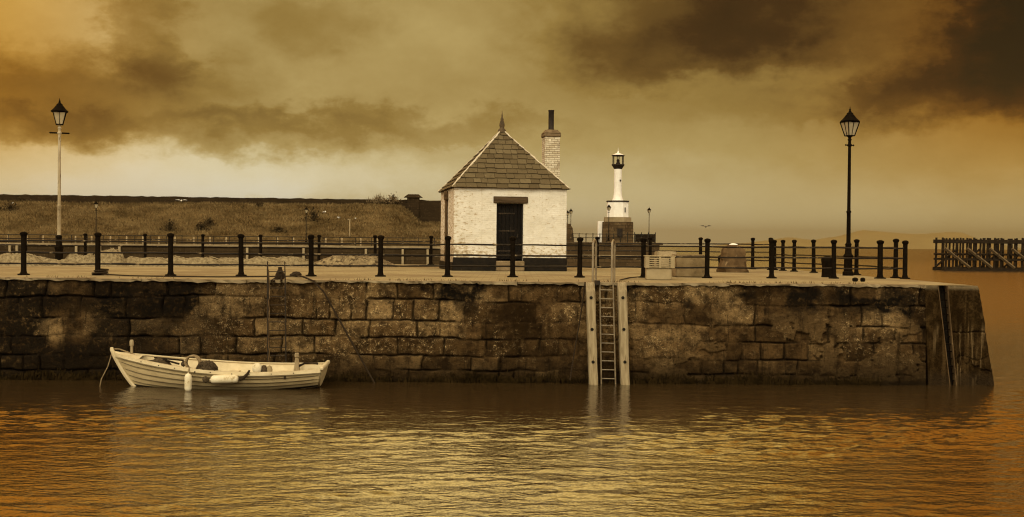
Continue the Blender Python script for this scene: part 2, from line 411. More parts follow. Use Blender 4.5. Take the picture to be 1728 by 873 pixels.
def hut_wall_mat():
    m = bpy.data.materials.new('whitewashed_rubble'); m.use_nodes = True
    t = NT(m.node_tree); b = t.n['Principled BSDF']
    tcn = t.new('ShaderNodeTexCoord'); ob = tcn.outputs['Object']
    s = t.new('ShaderNodeSeparateXYZ'); t.l.new(ob, s.inputs[0])
    v = t.comb(t.m('ADD', s.outputs[0], s.outputs[1]), s.outputs[2], 0.0)
    br = t.new('ShaderNodeTexBrick'); t.l.new(v, br.inputs['Vector'])
    br.inputs['Scale'].default_value = 1; br.inputs['Brick Width'].default_value = .23; br.inputs['Row Height'].default_value = .075; br.inputs['Mortar Size'].default_value = .007
    n1 = t.noise(ob, 2.0, 8, .68); n2 = t.noise(t.mapv(ob, (1, 1, 2.2)), 5.5, 8, .72); n3 = t.noise(ob, 1.1, 5, .6)
    col = t.mix(t.ss(n1.outputs['Fac'], .35, .7), (.60, .55, .455, 1), (.53, .475, .37, 1))
    # flaking patches where the brown stone shows, more of them low down and at the left-hand corner
    low = t.m('ADD', t.ss(s.outputs[2], 1.3, .40, .018, .125), t.ss(s.outputs[0], 1.3, .0, 0, .055))
    low = t.m('ADD', low, t.ss(s.outputs[0], .06, .0, 0, .05))
    fl = t.m('ADD', n2.outputs['Fac'], low)
    col = t.mix(t.ss(fl, .575, .665, 0, .9), col, (.36, .27, .15, 1))
    col = t.mix(t.m('MULTIPLY', t.ss(fl, .66, .73), .85), col, (.17, .115, .06, 1))
    col = t.mix(t.m('MULTIPLY', br.outputs['Fac'], t.ss(n3.outputs['Fac'], .4, .68, .02, .34)), col, (.34, .25, .14, 1))
    # dirt running down
    n5 = t.noise(t.mapv(ob, (5, 5, .35)), 1.6, 5, .6)
    col = t.mix(t.ss(n5.outputs['Fac'], .56, .75, 0, .5), col, (.36, .27, .15, 1))
    t.l.new(col, b.inputs['Base Color']); b.inputs['Roughness'].default_value = .9
    h = t.m('ADD', t.m('MULTIPLY', t.m('SUBTRACT', 1.0, br.outputs['Fac']), .35), n2.outputs['Fac'])
    bp = t.new('ShaderNodeBump'); bp.inputs['Strength'].default_value = .5; bp.inputs['Distance'].default_value = .02
    t.l.new(h, bp.inputs['Height']); t.l.new(bp.outputs[0], b.inputs['Normal'])
    return m
M['hut'] = hut_wall_mat()
M['plinth'] = surface('tarred_plinth', (.007, .005, .003), (.013, .009, .005), 4, .65, .5, 18, (.10, .07, .035), 5, (.66, .74))
M['sill_stone'] = surface('door_step_stone', (.20, .14, .075), (.13, .09, .045), 4, .9, .6, 14)

def slate_mat():
    m = bpy.data.materials.new('mossy_slates'); m.use_nodes = True
    t = NT(m.node_tree); b = t.n['Principled BSDF']
    at = t.new('ShaderNodeAttribute', attribute_name='tone')
    tcn = t.new('ShaderNodeTexCoord'); n = t.noise(tcn.outputs['Object'], 6, 7, .65); n2 = t.noise(tcn.outputs['Object'], 17, 5, .6)
    col = t.ramp(at.outputs['Fac'], [(0, (.068, .047, .0215)), (.5, (.095, .068, .032)), (1, (.125, .093, .046))])
    col = t.mix(t.ss(n.outputs['Fac'], .52, .7, 0, .6), col, (.06, .042, .02, 1))
    col = t.mix(t.ss(n2.outputs['Fac'], .62, .72, 0, .5), col, (.27, .21, .12, 1))
    t.l.new(col, b.inputs['Base Color']); b.inputs['Roughness'].default_value = .85; b.inputs['Specular IOR Level'].default_value = .1
    bp = t.new('ShaderNodeBump'); bp.inputs['Strength'].default_value = .4; bp.inputs['Distance'].default_value = .01
    t.l.new(n2.outputs['Fac'], bp.inputs['Height']); t.l.new(bp.outputs[0], b.inputs['Normal'])
    return m
M['slate'] = slate_mat()

def wall_mat():
    m = bpy.data.materials.new('tidal_sandstone'); m.use_nodes = True
    t = NT(m.node_tree); b = t.n['Principled BSDF']
    at = t.new('ShaderNodeAttribute', attribute_name='tone'); sp = t.new('ShaderNodeSeparateColor'); t.l.new(at.outputs['Color'], sp.inputs[0])
    tone, lich, black = sp.outputs
    at2 = t.new('ShaderNodeAttribute', attribute_name='wear'); sp2 = t.new('ShaderNodeSeparateColor'); t.l.new(at2.outputs['Color'], sp2.inputs[0])
    joint, patch, wet = sp2.outputs
    tcn = t.new('ShaderNodeTexCoord'); ob = tcn.outputs['Object']
    n1 = t.noise(ob, 9, 8, .7); n2 = t.noise(ob, 32, 6, .7); n3 = t.noise(ob, 3.2, 7, .65)
    col = t.ramp(tone, [(0, (.016, .0083, .0025)), (.45, (.082, .0455, .0160)), (1, (.30, .19, .078))])
    col = t.mix(t.ss(n3.outputs['Fac'], .38, .66, 0, .8), col, (.012, .0062, .0022, 1))
    col = t.mix(patch, col, t.mix(n1.outputs['Fac'], (.040, .0225, .0078, 1), (.115, .070, .0275, 1)))
    col = t.mix(t.ss(n1.outputs['Fac'], .55, .72, 0, .5), col, (.17, .108, .047, 1))
    # pits, cracks and damp runs in the stone
    n4 = t.noise(t.mapv(ob, (1, 1, 1.5)), 19, 6, .68); n5 = t.noise(t.mapv(ob, (3.2, 1, .45)), 2.6, 6, .62)
    col = t.mix(t.ss(n4.outputs['Fac'], .45, .36, 0, .8), col, (.011, .006, .0022, 1))
    col = t.mix(t.ss(n5.outputs['Fac'], .54, .70, 0, .75), col, (.014, .0078, .0028, 1))
    # lichen and barnacle specks
    lm = t.m('MULTIPLY', lich, t.m('MULTIPLY', t.ss(n2.outputs['Fac'], .48, .66), t.ss(n1.outputs['Fac'], .46, .62)))
    col = t.mix(lm, col, (.50, .345, .16, 1))
    col = t.mix(t.m('MULTIPLY', joint, .8), col, (.014, .009, .004, 1))
    bm_ = t.m('MULTIPLY', black, t.ss(n1.outputs['Fac'], .28, .5))
    col = t.mix(bm_, col, (.006, .004, .0022, 1))
    col = t.mix(t.m('MULTIPLY', wet, .68, clamp=True), col, (.009, .0055, .0022, 1))
    t.l.new(col, b.inputs['Base Color'])
    b.inputs['Roughness'].default_value = .9; b.inputs['Specular IOR Level'].default_value = .03
    bp = t.new('ShaderNodeBump'); bp.inputs['Strength'].default_value = 1.0; bp.inputs['Distance'].default_value = .05
    t.l.new(t.m('ADD', n1.outputs['Fac'], t.m('MULTIPLY', n2.outputs['Fac'], .5)), bp.inputs['Height']); t.l.new(bp.outputs[0], b.inputs['Normal'])
    return m
M['wall'] = wall_mat()

def concrete_end_mat():
    m = bpy.data.materials.new('stained_harbour_concrete'); m.use_nodes = True
    t = NT(m.node_tree); b = t.n['Principled BSDF']
    tcn = t.new('ShaderNodeTexCoord'); ob = tcn.outputs['Object']; s = t.new('ShaderNodeSeparateXYZ'); t.l.new(ob, s.inputs[0])
    n1 = t.noise(t.mapv(ob, (1, 1, .5)), 2.0, 7, .6); n2 = t.noise(t.mapv(ob, (8, 3, .30)), 1.3, 5, .6); n3 = t.noise(ob, 16, 6, .65)
    col = t.mix(t.ss(n1.outputs['Fac'], .3, .7), (.046, .0265, .0095, 1), (.016, .0085, .003, 1))
    n4 = t.noise(t.mapv(ob, (1, 1, .6)), 7, 7, .7)
    col = t.mix(t.ss(n4.outputs['Fac'], .42, .62, .85, 0), col, (.011, .006, .002, 1))
    n5 = t.noise(t.mapv(ob, (6, 2, .25)), 1.1, 5, .6)
    col = t.mix(t.ss(n5.outputs['Fac'], .52, .66, 0, .7), col, (.058, .034, .013, 1))
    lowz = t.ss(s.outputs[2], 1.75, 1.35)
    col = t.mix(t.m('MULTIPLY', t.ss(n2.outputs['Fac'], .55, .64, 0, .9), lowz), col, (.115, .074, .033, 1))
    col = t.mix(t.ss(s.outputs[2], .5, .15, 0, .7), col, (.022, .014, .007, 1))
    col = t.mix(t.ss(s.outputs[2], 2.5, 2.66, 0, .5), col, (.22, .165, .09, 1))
    t.l.new(col, b.inputs['Base Color']); b.inputs['Roughness'].default_value = 1.0; b.inputs['Specular IOR Level'].default_value = 0.0
    bp = t.new('ShaderNodeBump'); bp.inputs['Strength'].default_value = .9; bp.inputs['Distance'].default_value = .05
    t.l.new(n3.outputs['Fac'], bp.inputs['Height']); t.l.new(bp.outputs[0], b.inputs['Normal'])
    return m
M['concrete_end'] = concrete_end_mat()

def paving_mat():
    m = bpy.data.materials.new('worn_quay_paving'); m.use_nodes = True
    t = NT(m.node_tree); b = t.n['Principled BSDF']
    tcn = t.new('ShaderNodeTexCoord'); ob = tcn.outputs['Object']
    br = t.new('ShaderNodeTexBrick'); t.l.new(t.mapv(ob), br.inputs['Vector'])
    br.inputs['Scale'].default_value = 1; br.inputs['Brick Width'].default_value = .42; br.inputs['Row Height'].default_value = .42; br.inputs['Mortar Size'].default_value = .014
    br.inputs['Color1'].default_value = (.29, .232, .118, 1); br.inputs['Color2'].default_value = (.24, .19, .095, 1); br.inputs['Mortar'].default_value = (.20, .145, .075, 1)
    n1 = t.noise(ob, .45, 8, .62); n2 = t.noise(ob, 5, 7, .65)
    col = t.mix(t.ss(n1.outputs['Fac'], .42, .66, 0, .8), br.outputs['Color'], (.17, .122, .064, 1))
    col = t.mix(t.ss(n2.outputs['Fac'], .55, .75, 0, .45), col, (.36, .285, .17, 1))
    t.l.new(col, b.inputs['Base Color']); b.inputs['Roughness'].default_value = .9; b.inputs['Specular IOR Level'].default_value = .06
    bp = t.new('ShaderNodeBump'); bp.inputs['Strength'].default_value = .4; bp.inputs['Distance'].default_value = .02
    t.l.new(t.m('SUBTRACT', n2.outputs['Fac'], br.outputs['Fac']), bp.inputs['Height']); t.l.new(bp.outputs[0], b.inputs['Normal'])
    return m
M['paving'] = paving_mat()
M['coping'] = surface('dusty_coping', (.27, .205, .113), (.17, .12, .062), 1.6, .9, .8, 12, (.085, .055, .027), 2.6, (.58, .68), stretch=(1, 1, 1))

def water_mat():
    m = bpy.data.materials.new('harbour_water'); m.use_nodes = True
    t = NT(m.node_tree); b = t.n['Principled BSDF']
    tcn = t.new('ShaderNodeTexCoord'); ob = tcn.outputs['Object']
    n0 = t.noise(ob, .12, 3)
    t.l.new(t.mix(n0.outputs['Fac'], (.028, .0155, .005, 1), (.040, .023, .008, 1)), b.inputs['Base Color'])
    sp = t.new('ShaderNodeSeparateXYZ'); t.l.new(ob, sp.inputs[0])
    # open sea outside the harbour is choppy below what the mesh resolves
    sea = t.m('MAXIMUM', t.ss(sp.outputs[1], 31.0, 70.0), t.ss(sp.outputs[0], 15.0, 24.0, 0, .35))
    far = t.ss(sp.outputs[1], 60.0, 400.0)
    t.l.new(t.m('SUBTRACT', 1.62, t.m('MULTIPLY', far, .40)), b.inputs['IOR'])
    t.l.new(t.m('ADD', .07, t.m('MULTIPLY', sea, .20)), b.inputs['Roughness'])
    n1 = t.noise(t.mapv(ob, (.75, 1.3, 1)), 6.5, 3, .5); n2 = t.noise(t.mapv(ob, (.8, 1.4, 1), (3, 1, 0)), 17, 2, .5)
    n3 = t.noise(t.mapv(ob, (.22, .6, 1)), 1.0, 6, .62)
    h = t.m('ADD', n1.outputs['Fac'], t.m('MULTIPLY', n2.outputs['Fac'], .22))
    h = t.m('ADD', h, t.m('MULTIPLY', t.m('MULTIPLY', n3.outputs['Fac'], sea), 14.0))
    bp = t.new('ShaderNodeBump'); bp.inputs['Strength'].default_value = .6; bp.inputs['Distance'].default_value = .03
    t.l.new(h, bp.inputs['Height']); t.l.new(bp.outputs[0], b.inputs['Normal'])
    return m
M['water'] = water_mat()

def bank_mat():
    m = bpy.data.materials.new('rough_winter_grassland'); m.use_nodes = True
    t = NT(m.node_tree); b = t.n['Principled BSDF']
    tcn = t.new('ShaderNodeTexCoord'); ob = tcn.outputs['Object']
    n1 = t.noise(t.mapv(ob, (.5, 1, 1)), .25, 8, .68); n2 = t.noise(t.mapv(ob, (.5, 1, 1.5)), 1.6, 7, .7)
    col = t.mix(t.ss(n1.outputs['Fac'], .38, .66), (.058, .035, .012, 1), (.135, .088, .034, 1))
    col = t.mix(t.ss(n2.outputs['Fac'], .52, .72, 0, .8), col, (.12, .082, .034, 1))
    col = t.mix(t.ss(n2.outputs['Fac'], .45, .3, 0, .7), col, (.022, .013, .005, 1))
    t.l.new(col, b.inputs['Base Color']); b.inputs['Roughness'].default_value = .95; b.inputs['Specular IOR Level'].default_value = .03
    bp = t.new('ShaderNodeBump'); bp.inputs['Strength'].default_value = 1; bp.inputs['Distance'].default_value = .3
    t.l.new(n2.outputs['Fac'], bp.inputs['Height']); t.l.new(bp.outputs[0], b.inputs['Normal'])
    return m
M['bank'] = bank_mat()
M['hill'] = surface('haze_paled_hill', (.27, .20, .085), (.32, .24, .10), .002, .95)  # hill colour lightened to stand for fading in the haze
M['far_path'] = surface('far_quay_paving', (.34, .27, .16), (.26, .2, .115), .4, .9)

# ================================================================== SETTING
# ---- water: one sheet, fine where the camera sees it near, stretched out to the horizon
def graded(lo, hi, step, far, k=1.18):
    a = list(np.arange(lo, hi, step)); s = step
    out = [];  x = hi
    while x < far: out.append(x); s *= k; x += s
    s = step; pre = []; x = lo
    while x > -far: s *= k; x -= s; pre.append(x)
    return np.array(pre[::-1] + a + out)
xs = graded(-15.5, 17.5, .060, 21000.0)
ys_ = graded(12.5, 31.0, .042, 24000.0); ys_ = ys_[ys_ > -60]
GX, GY = np.meshgrid(xs, ys_, indexing='xy')
h = np.zeros_like(GX); rs = np.random.RandomState(5)
env = np.clip(1 - (np.abs(GX - 1) - 16.0) / 14, 0, 1) * sstep(5.0, 12.5, GY) * (1 - sstep(31, 40, GY))
slx = np.zeros_like(GX)
for i in range(110):
    lam = .17 * (1.1 / .17) ** (rs.rand() ** 1.4)          # short steep ripples with some longer swell
    th = R(94) + rs.randn() * R(27)
    k = 2 * math.pi / lam; amp = lam ** 1.0
    ph = k * (GX * math.cos(th) + GY * math.sin(th)) + rs.rand() * 6.28
    h += amp * np.sin(ph); slx += (k * amp) ** 2 / 2
h *= .120 / np.sqrt(slx)                                    # rms slope of the ripples
gust = .25 + 1.55 * sstep(.25, .75, fbm(GX * .13 + 40, GY * .30 + 40, 3, 4))
calm = 1 - .80 * sstep(21.0, 27.5, GY) * (1 - sstep(12.6, 13.6, GX))       # lee of the quay
h *= env * gust * calm
P = np.stack([GX, GY, h], -1)
water = link('water', grid_mesh('water', P), M['water']); water.data.polygons.foreach_set('use_smooth', [True] * len(water.data.polygons))
tag(water, 'rippled brown harbour water reaching out to the sea horizon', 'water', kind='structure')

# ---- the quay: front wall line, near end
A = gp(0, 469.5); B = gp(1656, 482.5)
A = Vector((A.x, 29.45, DECK)); Bx = (B.x)
def wall_y(x): return 29.45 + (x - A.x) * (29.95 - 29.45) / (Bx - A.x)
def wp(px, py):                   # point on the wall face plane
    d = ray(px, py); k = (29.95 - 29.45) / (Bx - A.x)
    t = (29.45 - k * A.x) / (d.y - k * d.x)
    return Vector((0, 0, CAM_H)) + d * t
xL = -24.0; xS = wp(1562, 560).x              # stone face from xL to xS
XE = Bx                                       # end of the quay at deck level
def quay_face():
    nx, nz = int((xS - xL) / .024), 124
    x = np.linspace(xL, xS, nx)[None, :].repeat(nz, 0); z = np.linspace(-.45, DECK - .015, nz)[:, None].repeat(nx, 1)
    wob = (fbm(x * .5, z * .5, 1, 3) - .5) * .16 + (fbm(x * 2.5, z * 2.5, 2, 4) - .5) * .075
    zz = z + wob + .02 * np.sin(x * .21)
    cb = np.array([-1.0, -.08, .28, .67, 1.14, 1.59, 2.15, 2.75])
    ci = np.clip(np.searchsorted(cb, zz) - 1, 0, len(cb) - 2)
    r = np.random.RandomState(21); dj = np.full(x.shape, 9.0); tone = np.zeros_like(x); off = np.zeros_like(x); pat = np.zeros_like(x); ero = np.zeros_like(x)
    xx = x + (fbm(x * 2.2, z * 2.2, 4, 4) - .5) * .14
    for c in range(len(cb) - 1):
        js = [xL - 1]
        while js[-1] < xS + 2: js.append(js[-1] + r.choice([r.uniform(.35, .7), r.uniform(.7, 1.35)]))
        js = np.array(js); bi = np.clip(np.searchsorted(js, xx) - 1, 0, len(js) - 2); mk = ci == c
        d = np.minimum(xx - js[bi], js[bi + 1] - xx); tv = r.rand(len(js)); ov = r.randn(len(js)) * .014; ev = (r.rand(len(js)) > .76) * r.uniform(.02, .09, len(js))
        pv = (r.rand(len(js)) > .72)
        dj = np.where(mk, d, dj); tone = np.where(mk, tv[bi], tone); off = np.where(mk, ov[bi], off); ero = np.where(mk, ev[bi], ero); pat = np.where(mk, pv[bi], pat)
    dz = np.minimum(zz - cb[ci], cb[ci + 1] - zz)
    dist = np.minimum(dj, dz)
    filled = sstep(.40, .56, fbm(x * .9 + 9, z * 1.3, 6, 4))      # joints pointed with mortar, or washed out
    wd = .012 + .024 * fbm(x * 1.7, z * 1.7, 5, 3)
    jd = (1 - sstep(0, 1, dist / (wd * 1.6))) * (1 - .92 * filled)
    rightside = sstep(wp(1050, 560).x, wp(1130, 560).x, x)
    # rendered patches stand proud over worn stone on the right
    render = .8 * sstep(.575, .60, fbm(x * 1.5 + 3, z * 2.0 + 8, 7, 5, .6)) * rightside * (1 - sstep(1.75, 2.0, z + .3 * (fbm(x, z, 2) - .5)))
    rough = (fbm(x * 3, z * 3, 0, 5, .6) - .5) * .075 + (fbm(x * 13, z * 13, 1, 3) - .5) * .020
    round_ = -.016 * (1 - sstep(0, .05, dist)) - .03 * (1 - sstep(0, .10, dist)) * sstep(.56, .7, fbm(x * 1.4 + 5, z * 1.4, 2, 4))
    dep = off + rough + round_ - .09 * jd - ero * sstep(0, .05, dist) * (.35 + .9 * rightside)
    dep = np.where(render > .5, np.maximum(dep, .012 + rough * .9), dep)
    dep -= .06 * sstep(2.2, 2.64, z) * sstep(.5, .75, fbm(x * 1.3, x * 0 + 2, 5, 4))     # worn top edge
    y = 29.45 + (x - A.x) * (.5 / (Bx - A.x)) - dep - .05 * (DECK - z) / DECK
    big = fbm(x * .42, z * .8 + 3, 2, 5, .6); fine = fbm(x * 2.2, z * 2.2, 3, 5, .65)
    lich = np.clip(sstep(.50, .66, big) * 1.0 + .35 * sstep(.55, .68, fine), 0, 1) * sstep(.3, .8, z) * (1 - .6 * jd)
    # pale run-down streaks
    st = sstep(.62, .74, vnoise(x * 7.5 + .4 * fine, z * .8 + 7, 4)) * sstep(.45, .65, vnoise(x * .9, z * 1.1, 6))
    lich = lich * (1 - .6 * sstep(-7, -12, x)); lich = np.clip(lich + .9 * st * sstep(.2, .5, z), 0, 1)
    bl = sstep(.54, .64, fbm(x * .8 + 20, z * 1.0 + 5, 4, 5, .6)) * sstep(1.5, 2.3, z) 
    bl = np.clip(bl + .8 * sstep(.56, .64, fbm(x * 1.1, z * .9, 0, 4)) * sstep(1.2, 2.2, z) * rightside, 0, 1)
    bl = np.clip(bl + .95 * sstep(-4.0, -11.5, x) * sstep(.22, .44, fbm(x * .7, z * .7, 5, 4)), 0, 1)   # edge vignette painted into the stone: left end darkened
    wet = np.clip(1 - sstep(.15, .95, z + .25 * (fbm(x * .7, z * .5, 1, 3) - .5)), 0, 1)
    wet = np.maximum(wet, 1.4 * (1 - sstep(.06, .26, z + .05 * (fine - .5))) + 0 * z)
    tone = np.clip(.12 + tone * .42 + .7 * (big - .38) + .55 * (fbm(x * .9 + 7, z * 1.6, 6, 5, .65) - .5) - .02 * rightside, 0, 1)
    Pn = np.stack([x, y, z], -1)
    return grid_mesh('stone_face', Pn, {'tone': np.stack([tone, lich, bl], -1), 'wear': np.stack([jd * (1 - (render > .5)), np.clip(render * .9 + pat * .0, 0, 1), wet], -1)})
qw = empty('quay_wall', (0, wall_y(0), 0), 0, 'long weathered sandstone harbour wall of big worn blocks rising from the water', 'harbour wall')
face = link('stone_face', quay_face(), M['wall'], None); face.data.polygons.foreach_set('use_smooth', [True] * len(face.data.polygons))
face.data.transform(Matrix.Translation((0, -wall_y(0), 0))); face.parent = qw

# concrete end with a slanting ladder slot
def cpt(px, py, dy=0.0):
    p = wp(px, py); return Vector((p.x, p.y + dy, p.z))
t_top = 482.0
def onz(px0, py0, px1, py1, z):   # point at height z on the face line between two pixels
    a = wp(px0, py0); b = wp(px1, py1); f = (z - a.z) / (b.z - a.z); return a + (b - a) * f
def slanted(mb, l0, l1, r0, r1, depth, dy=-.03, ztop=DECK - .002, zbot=-.5):
    tl = onz(l0, t_top, l1, 650, ztop); bl = onz(l0, t_top, l1, 650, zbot); tr = onz(r0, t_top, r1, 650, ztop); br = onz(r0, t_top, r1, 650, zbot)
    for p in (tl, bl, tr, br): p.y += dy
    mb.prism([tl, bl, br, tr], (0, depth, 0))
mb = MB(); slanted(mb, 1560, 1566, 1582, 1602, .8); mb.build('concrete_pilaster', M['concrete_end'], qw)
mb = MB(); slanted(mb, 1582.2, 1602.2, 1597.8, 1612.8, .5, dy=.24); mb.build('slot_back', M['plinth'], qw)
mb = MB(); slanted(mb, 1581.6, 1601.6, 1583, 1603, .12, dy=-.04); mb.build('slot_edge', M['rock'], qw)
mb = MB(); slanted(mb, 1597.4, 1612.4, 1598.8, 1613.8, .2, dy=-.04); mb.build('slot_edge', M['rock'], qw)
mb = MB()
tl = onz(1599, t_top, 1614, 650, DECK - .002); bl = onz(1599, t_top, 1614, 650, -.5); tr = Vector((XE, 0, DECK - .002)); br = onz(1656, t_top, 1680.5, 650, -.5)
tr.y = wall_y(XE); 
c2 = Vector((tr.x - .12, tr.y - .03, DECK - .002)); c1 = tr + Vector((.0, -.03, -.10))
tl.y -= .03; bl.y -= .03; br.y -= .03
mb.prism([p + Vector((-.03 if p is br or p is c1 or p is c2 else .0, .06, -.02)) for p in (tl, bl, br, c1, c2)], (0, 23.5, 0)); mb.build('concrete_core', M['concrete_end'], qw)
nu_, nv_ = 70, 150
u_ = np.linspace(0, 1, nu_)[None, :]; v_ = np.linspace(0, 1, nv_)[:, None]
tlv, blv, trv, brv = (np.array(p) for p in (tl, bl, c1 + Vector((0, 0, .098)), br))
Pq = ((tlv * (1 - u_[..., None]) + trv * u_[..., None]) * (1 - v_[..., None]) + (blv * (1 - u_[..., None]) + brv * u_[..., None]) * v_[..., None])
zz_ = Pq[..., 2]; xx_ = Pq[..., 0]
dd = (fbm(xx_ * 4, zz_ * 2, 2, 5, .6) - .5) * .07 - .05 * np.exp(-((zz_ - 1.42 - .06 * (fbm(xx_ * 3, zz_ * 0, 1, 3) - .5)) / .018) ** 2) - .035 * np.exp(-((zz_ - .72 - .05 * np.sin(xx_ * 9)) / .015) ** 2)
dd -= .06 * sstep(.56, .66, fbm(xx_ * 3 + 4, zz_ * 3, 5, 4)) * sstep(1.2, .4, zz_)
edge_ = sstep(.90, 1.0, u_ + 0 * v_)
Pq[..., 1] += -dd - .01 + .16 * edge_ ** 2 + .08 * sstep(.965, 1.0, 1 - v_ + 0 * u_)
Pq[..., 0] += edge_ * (fbm(zz_ * 3, zz_ * 0 + 2, 4, 5, .6) - .5) * .07
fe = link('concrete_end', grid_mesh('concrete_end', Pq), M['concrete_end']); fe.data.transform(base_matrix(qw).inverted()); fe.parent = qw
fe.data.polygons.foreach_set('use_smooth', [True] * len(fe.data.polygons))
mb = MB()
for i in range(13):
    z = .12 + i * .195
    a = onz(1584.5, t_top, 1604, 650, z); b = onz(1597.5, t_top, 1612.5, 650, z)
    mb.cyl(a + Vector((0, .06, 0)), b + Vector((0, .06, 0)), .016, n=6)
slr = mb.build('slot_rung', M['iron'], qw)

# deck
XB = 12.2
mb = MB()
yb = 55.5
front_l = wall_y(-45) + .28
pts = [(-46, front_l), (XE - .15, wall_y(XE) + .02), (XE - .15, 53.0), (-46, yb + 1.0)]
nu, nv = 90, 40
uu = np.linspace(0, 1, nu)[None, :, None]; vv = np.linspace(0, 1, nv)[:, None, None]
pp = [np.array(p) for p in pts]
Q = (pp[0] * (1 - uu) + pp[1] * uu) * (1 - vv) + (pp[3] * (1 - uu) + pp[2] * uu) * vv
Zq = DECK + .02 * (fbm(Q[..., 0] * .5, Q[..., 1] * .5, 3, 3) - .5) * (vv[..., 0] > .02) * (vv[..., 0] < .98)
deck = link('pavement', grid_mesh('pavement', np.concatenate([Q, Zq[..., None]], -1)), M['paving'])
tag(deck, 'pale worn paved deck on top of the quay', 'pavement', kind='structure')
# core of the quay under the deck
mb = MB()
mb.prism([(-46, yb + 1.0, -1), (-46, wall_y(-46) + .45, -1), (XE - 1.2, wall_y(XE) + .6, -1), (XE - .3, 52.9, -1)], (0, 0, DECK + .94))
mb.build('quay_core', M['far_stone'], qw)
# coping: separate worn stones, slightly proud and ragged
mb = MB(); x = xL; r_ = random.Random(4)
ladder_px = (wp(452, 470).x, wp(487, 470).x)
while x < xS - .2:
    w = min(r_.uniform(.8, 1.7), xS - x)
    hgt = r_.uniform(.05, .10); ov = r_.uniform(.03, .11); n = 10
    top = []; bot = []
    y0 = wall_y(x)
    zt = DECK + .012 + r_.uniform(-.006, .008)
    for i in range(n + 1):
        xx = x + (w - .012) * i / n
        top.append(Vector((xx, wall_y(xx) - ov + r_.uniform(-.02, .02), zt - r_.uniform(0, .012))))
        bot.append(Vector((xx, wall_y(xx) - ov + r_.uniform(.0, .03), zt - hgt + r_.uniform(-.025, .02))))
    bk = [Vector((p.x, wall_y(p.x) + .42, zt)) for p in top]
    bb = [Vector((p.x, wall_y(p.x) + .42, zt - hgt)) for p in top]
    vs = top + bot + bk + bb; m_ = n + 1; fs = []
    for i in range(n):
        fs += [(i, i + 1, m_ + i + 1, m_ + i), (2 * m_ + i, 2 * m_ + i + 1, i + 1, i), (m_ + i, m_ + i + 1, 3 * m_ + i + 1, 3 * m_ + i), (3 * m_ + i, 3 * m_ + i + 1, 2 * m_ + i + 1, 2 * m_ + i)]
    fs += [(0, m_, 3 * m_, 2 * m_), (n, 2 * m_ + n, 3 * m_ + n, m_ + n)]
    mb.add(vs, fs); x += w
mb.build('coping', M['coping'], qw)

# weed tufts and grit along the edge of the deck
mb = MB(); r_ = random.Random(12)
for cx, n in [(wp(1075, 470).x - .6, 40), (wp(690, 470).x, 26), (wp(1255, 470).x, 60), (wp(1330, 470).x, 35), (wp(600, 470).x, 34), (wp(870, 470).x, 30), (wp(110, 470).x, 30), (wp(1420, 470).x, 36), (wp(240, 470).x, 20), (wp(760, 470).x, 20)]:
    for k in range(n):
        px_ = cx + r_.gauss(0, .38); py_ = wall_y(px_) + r_.uniform(.0, .30); l = r_.uniform(.03, .09)
        a = r_.uniform(0, 6.28); d = Vector((math.cos(a) * .05, math.sin(a) * .05, l)); b0 = Vector((px_, py_, DECK + .012)); s_ = Vector((math.sin(a), -math.cos(a), 0)) * .012
        mb.add([b0 - s_, b0 + s_, b0 + d], [(0, 1, 2)])
tag(mb.build('weeds', M['dry_leaf']), 'dry weeds and grit caught along the quay edge', 'weeds', kind='stuff')

mb = MB(); r_ = random.Random(44)
for k in range(5200):
    x = r_.uniform(xL + 3, XE - 2.7) if r_.random() > .35 else r_.gauss(r_.choice([-11, -8.3, -4.2, -.6, 3.4, 6.1, 8.8]), .6)
    if x > XE - 2.6: continue
    z = max(.02, r_.gauss(.10, .07)) + .07 * math.sin(x * 1.7) * math.sin(x * .61); l = r_.uniform(.05, .16); w = r_.uniform(.006, .018)
    y = wall_y(x) - .05 - r_.uniform(.03, .09)
    mb.add([(x - w, y + .05, z), (x + w, y + .05, z), (x + w * .6 + r_.gauss(0, .012), y, z - l), (x - w * .6, y, z - l)], [(0, 1, 2, 3)])
tag(mb.build('seaweed', M['weed']), 'dark seaweed fringe hanging along the wall at the waterline', 'seaweed', kind='stuff')
# ---- far harbour side on the left
FY = 150.0; FZ = 3.35
fx0, fx1 = -86.0, pd(850, 420, FY).x
fw = empty('far_harbour_wall', ((fx0 + fx1) / 2, FY, 0), 0, 'dark far harbour wall with a pale coping, seen beyond the quay railings', 'harbour wall')
mb = MB(); mb.box(((fx0 + fx1) / 2, FY + 2.0, 1.2), (fx1 - fx0, 4.0, 4.4 - .8)); mb.build('wall_face', M['far_stone'], fw)
mb = MB(); mb.box(((fx0 + fx1) / 2, FY + 1.85, FZ - .17), (fx1 - fx0 + .1, 4.0, .34)); mb.build('coping', M['far_cope'], fw)
for px in (18, 30, 130, 170, 203, 418, 513, 618, 680, 722):     # pale upright timbers on the far wall
    p = pd(px, 425, FY)
    mb = MB(); mb.box((p.x, FY - .28, 1.9), (.28, .22, 2.2)); mb.build('fender_timber', M['pale_block'], fw)
mb = MB(); mb.box(((fx0 + fx1) / 2, FY + 5.3, FZ - .3), (fx1 - fx0, 4.0, .6))
tag(mb.build('far_path', M['far_path']), 'pale path along the far harbour side', 'path', kind='structure')

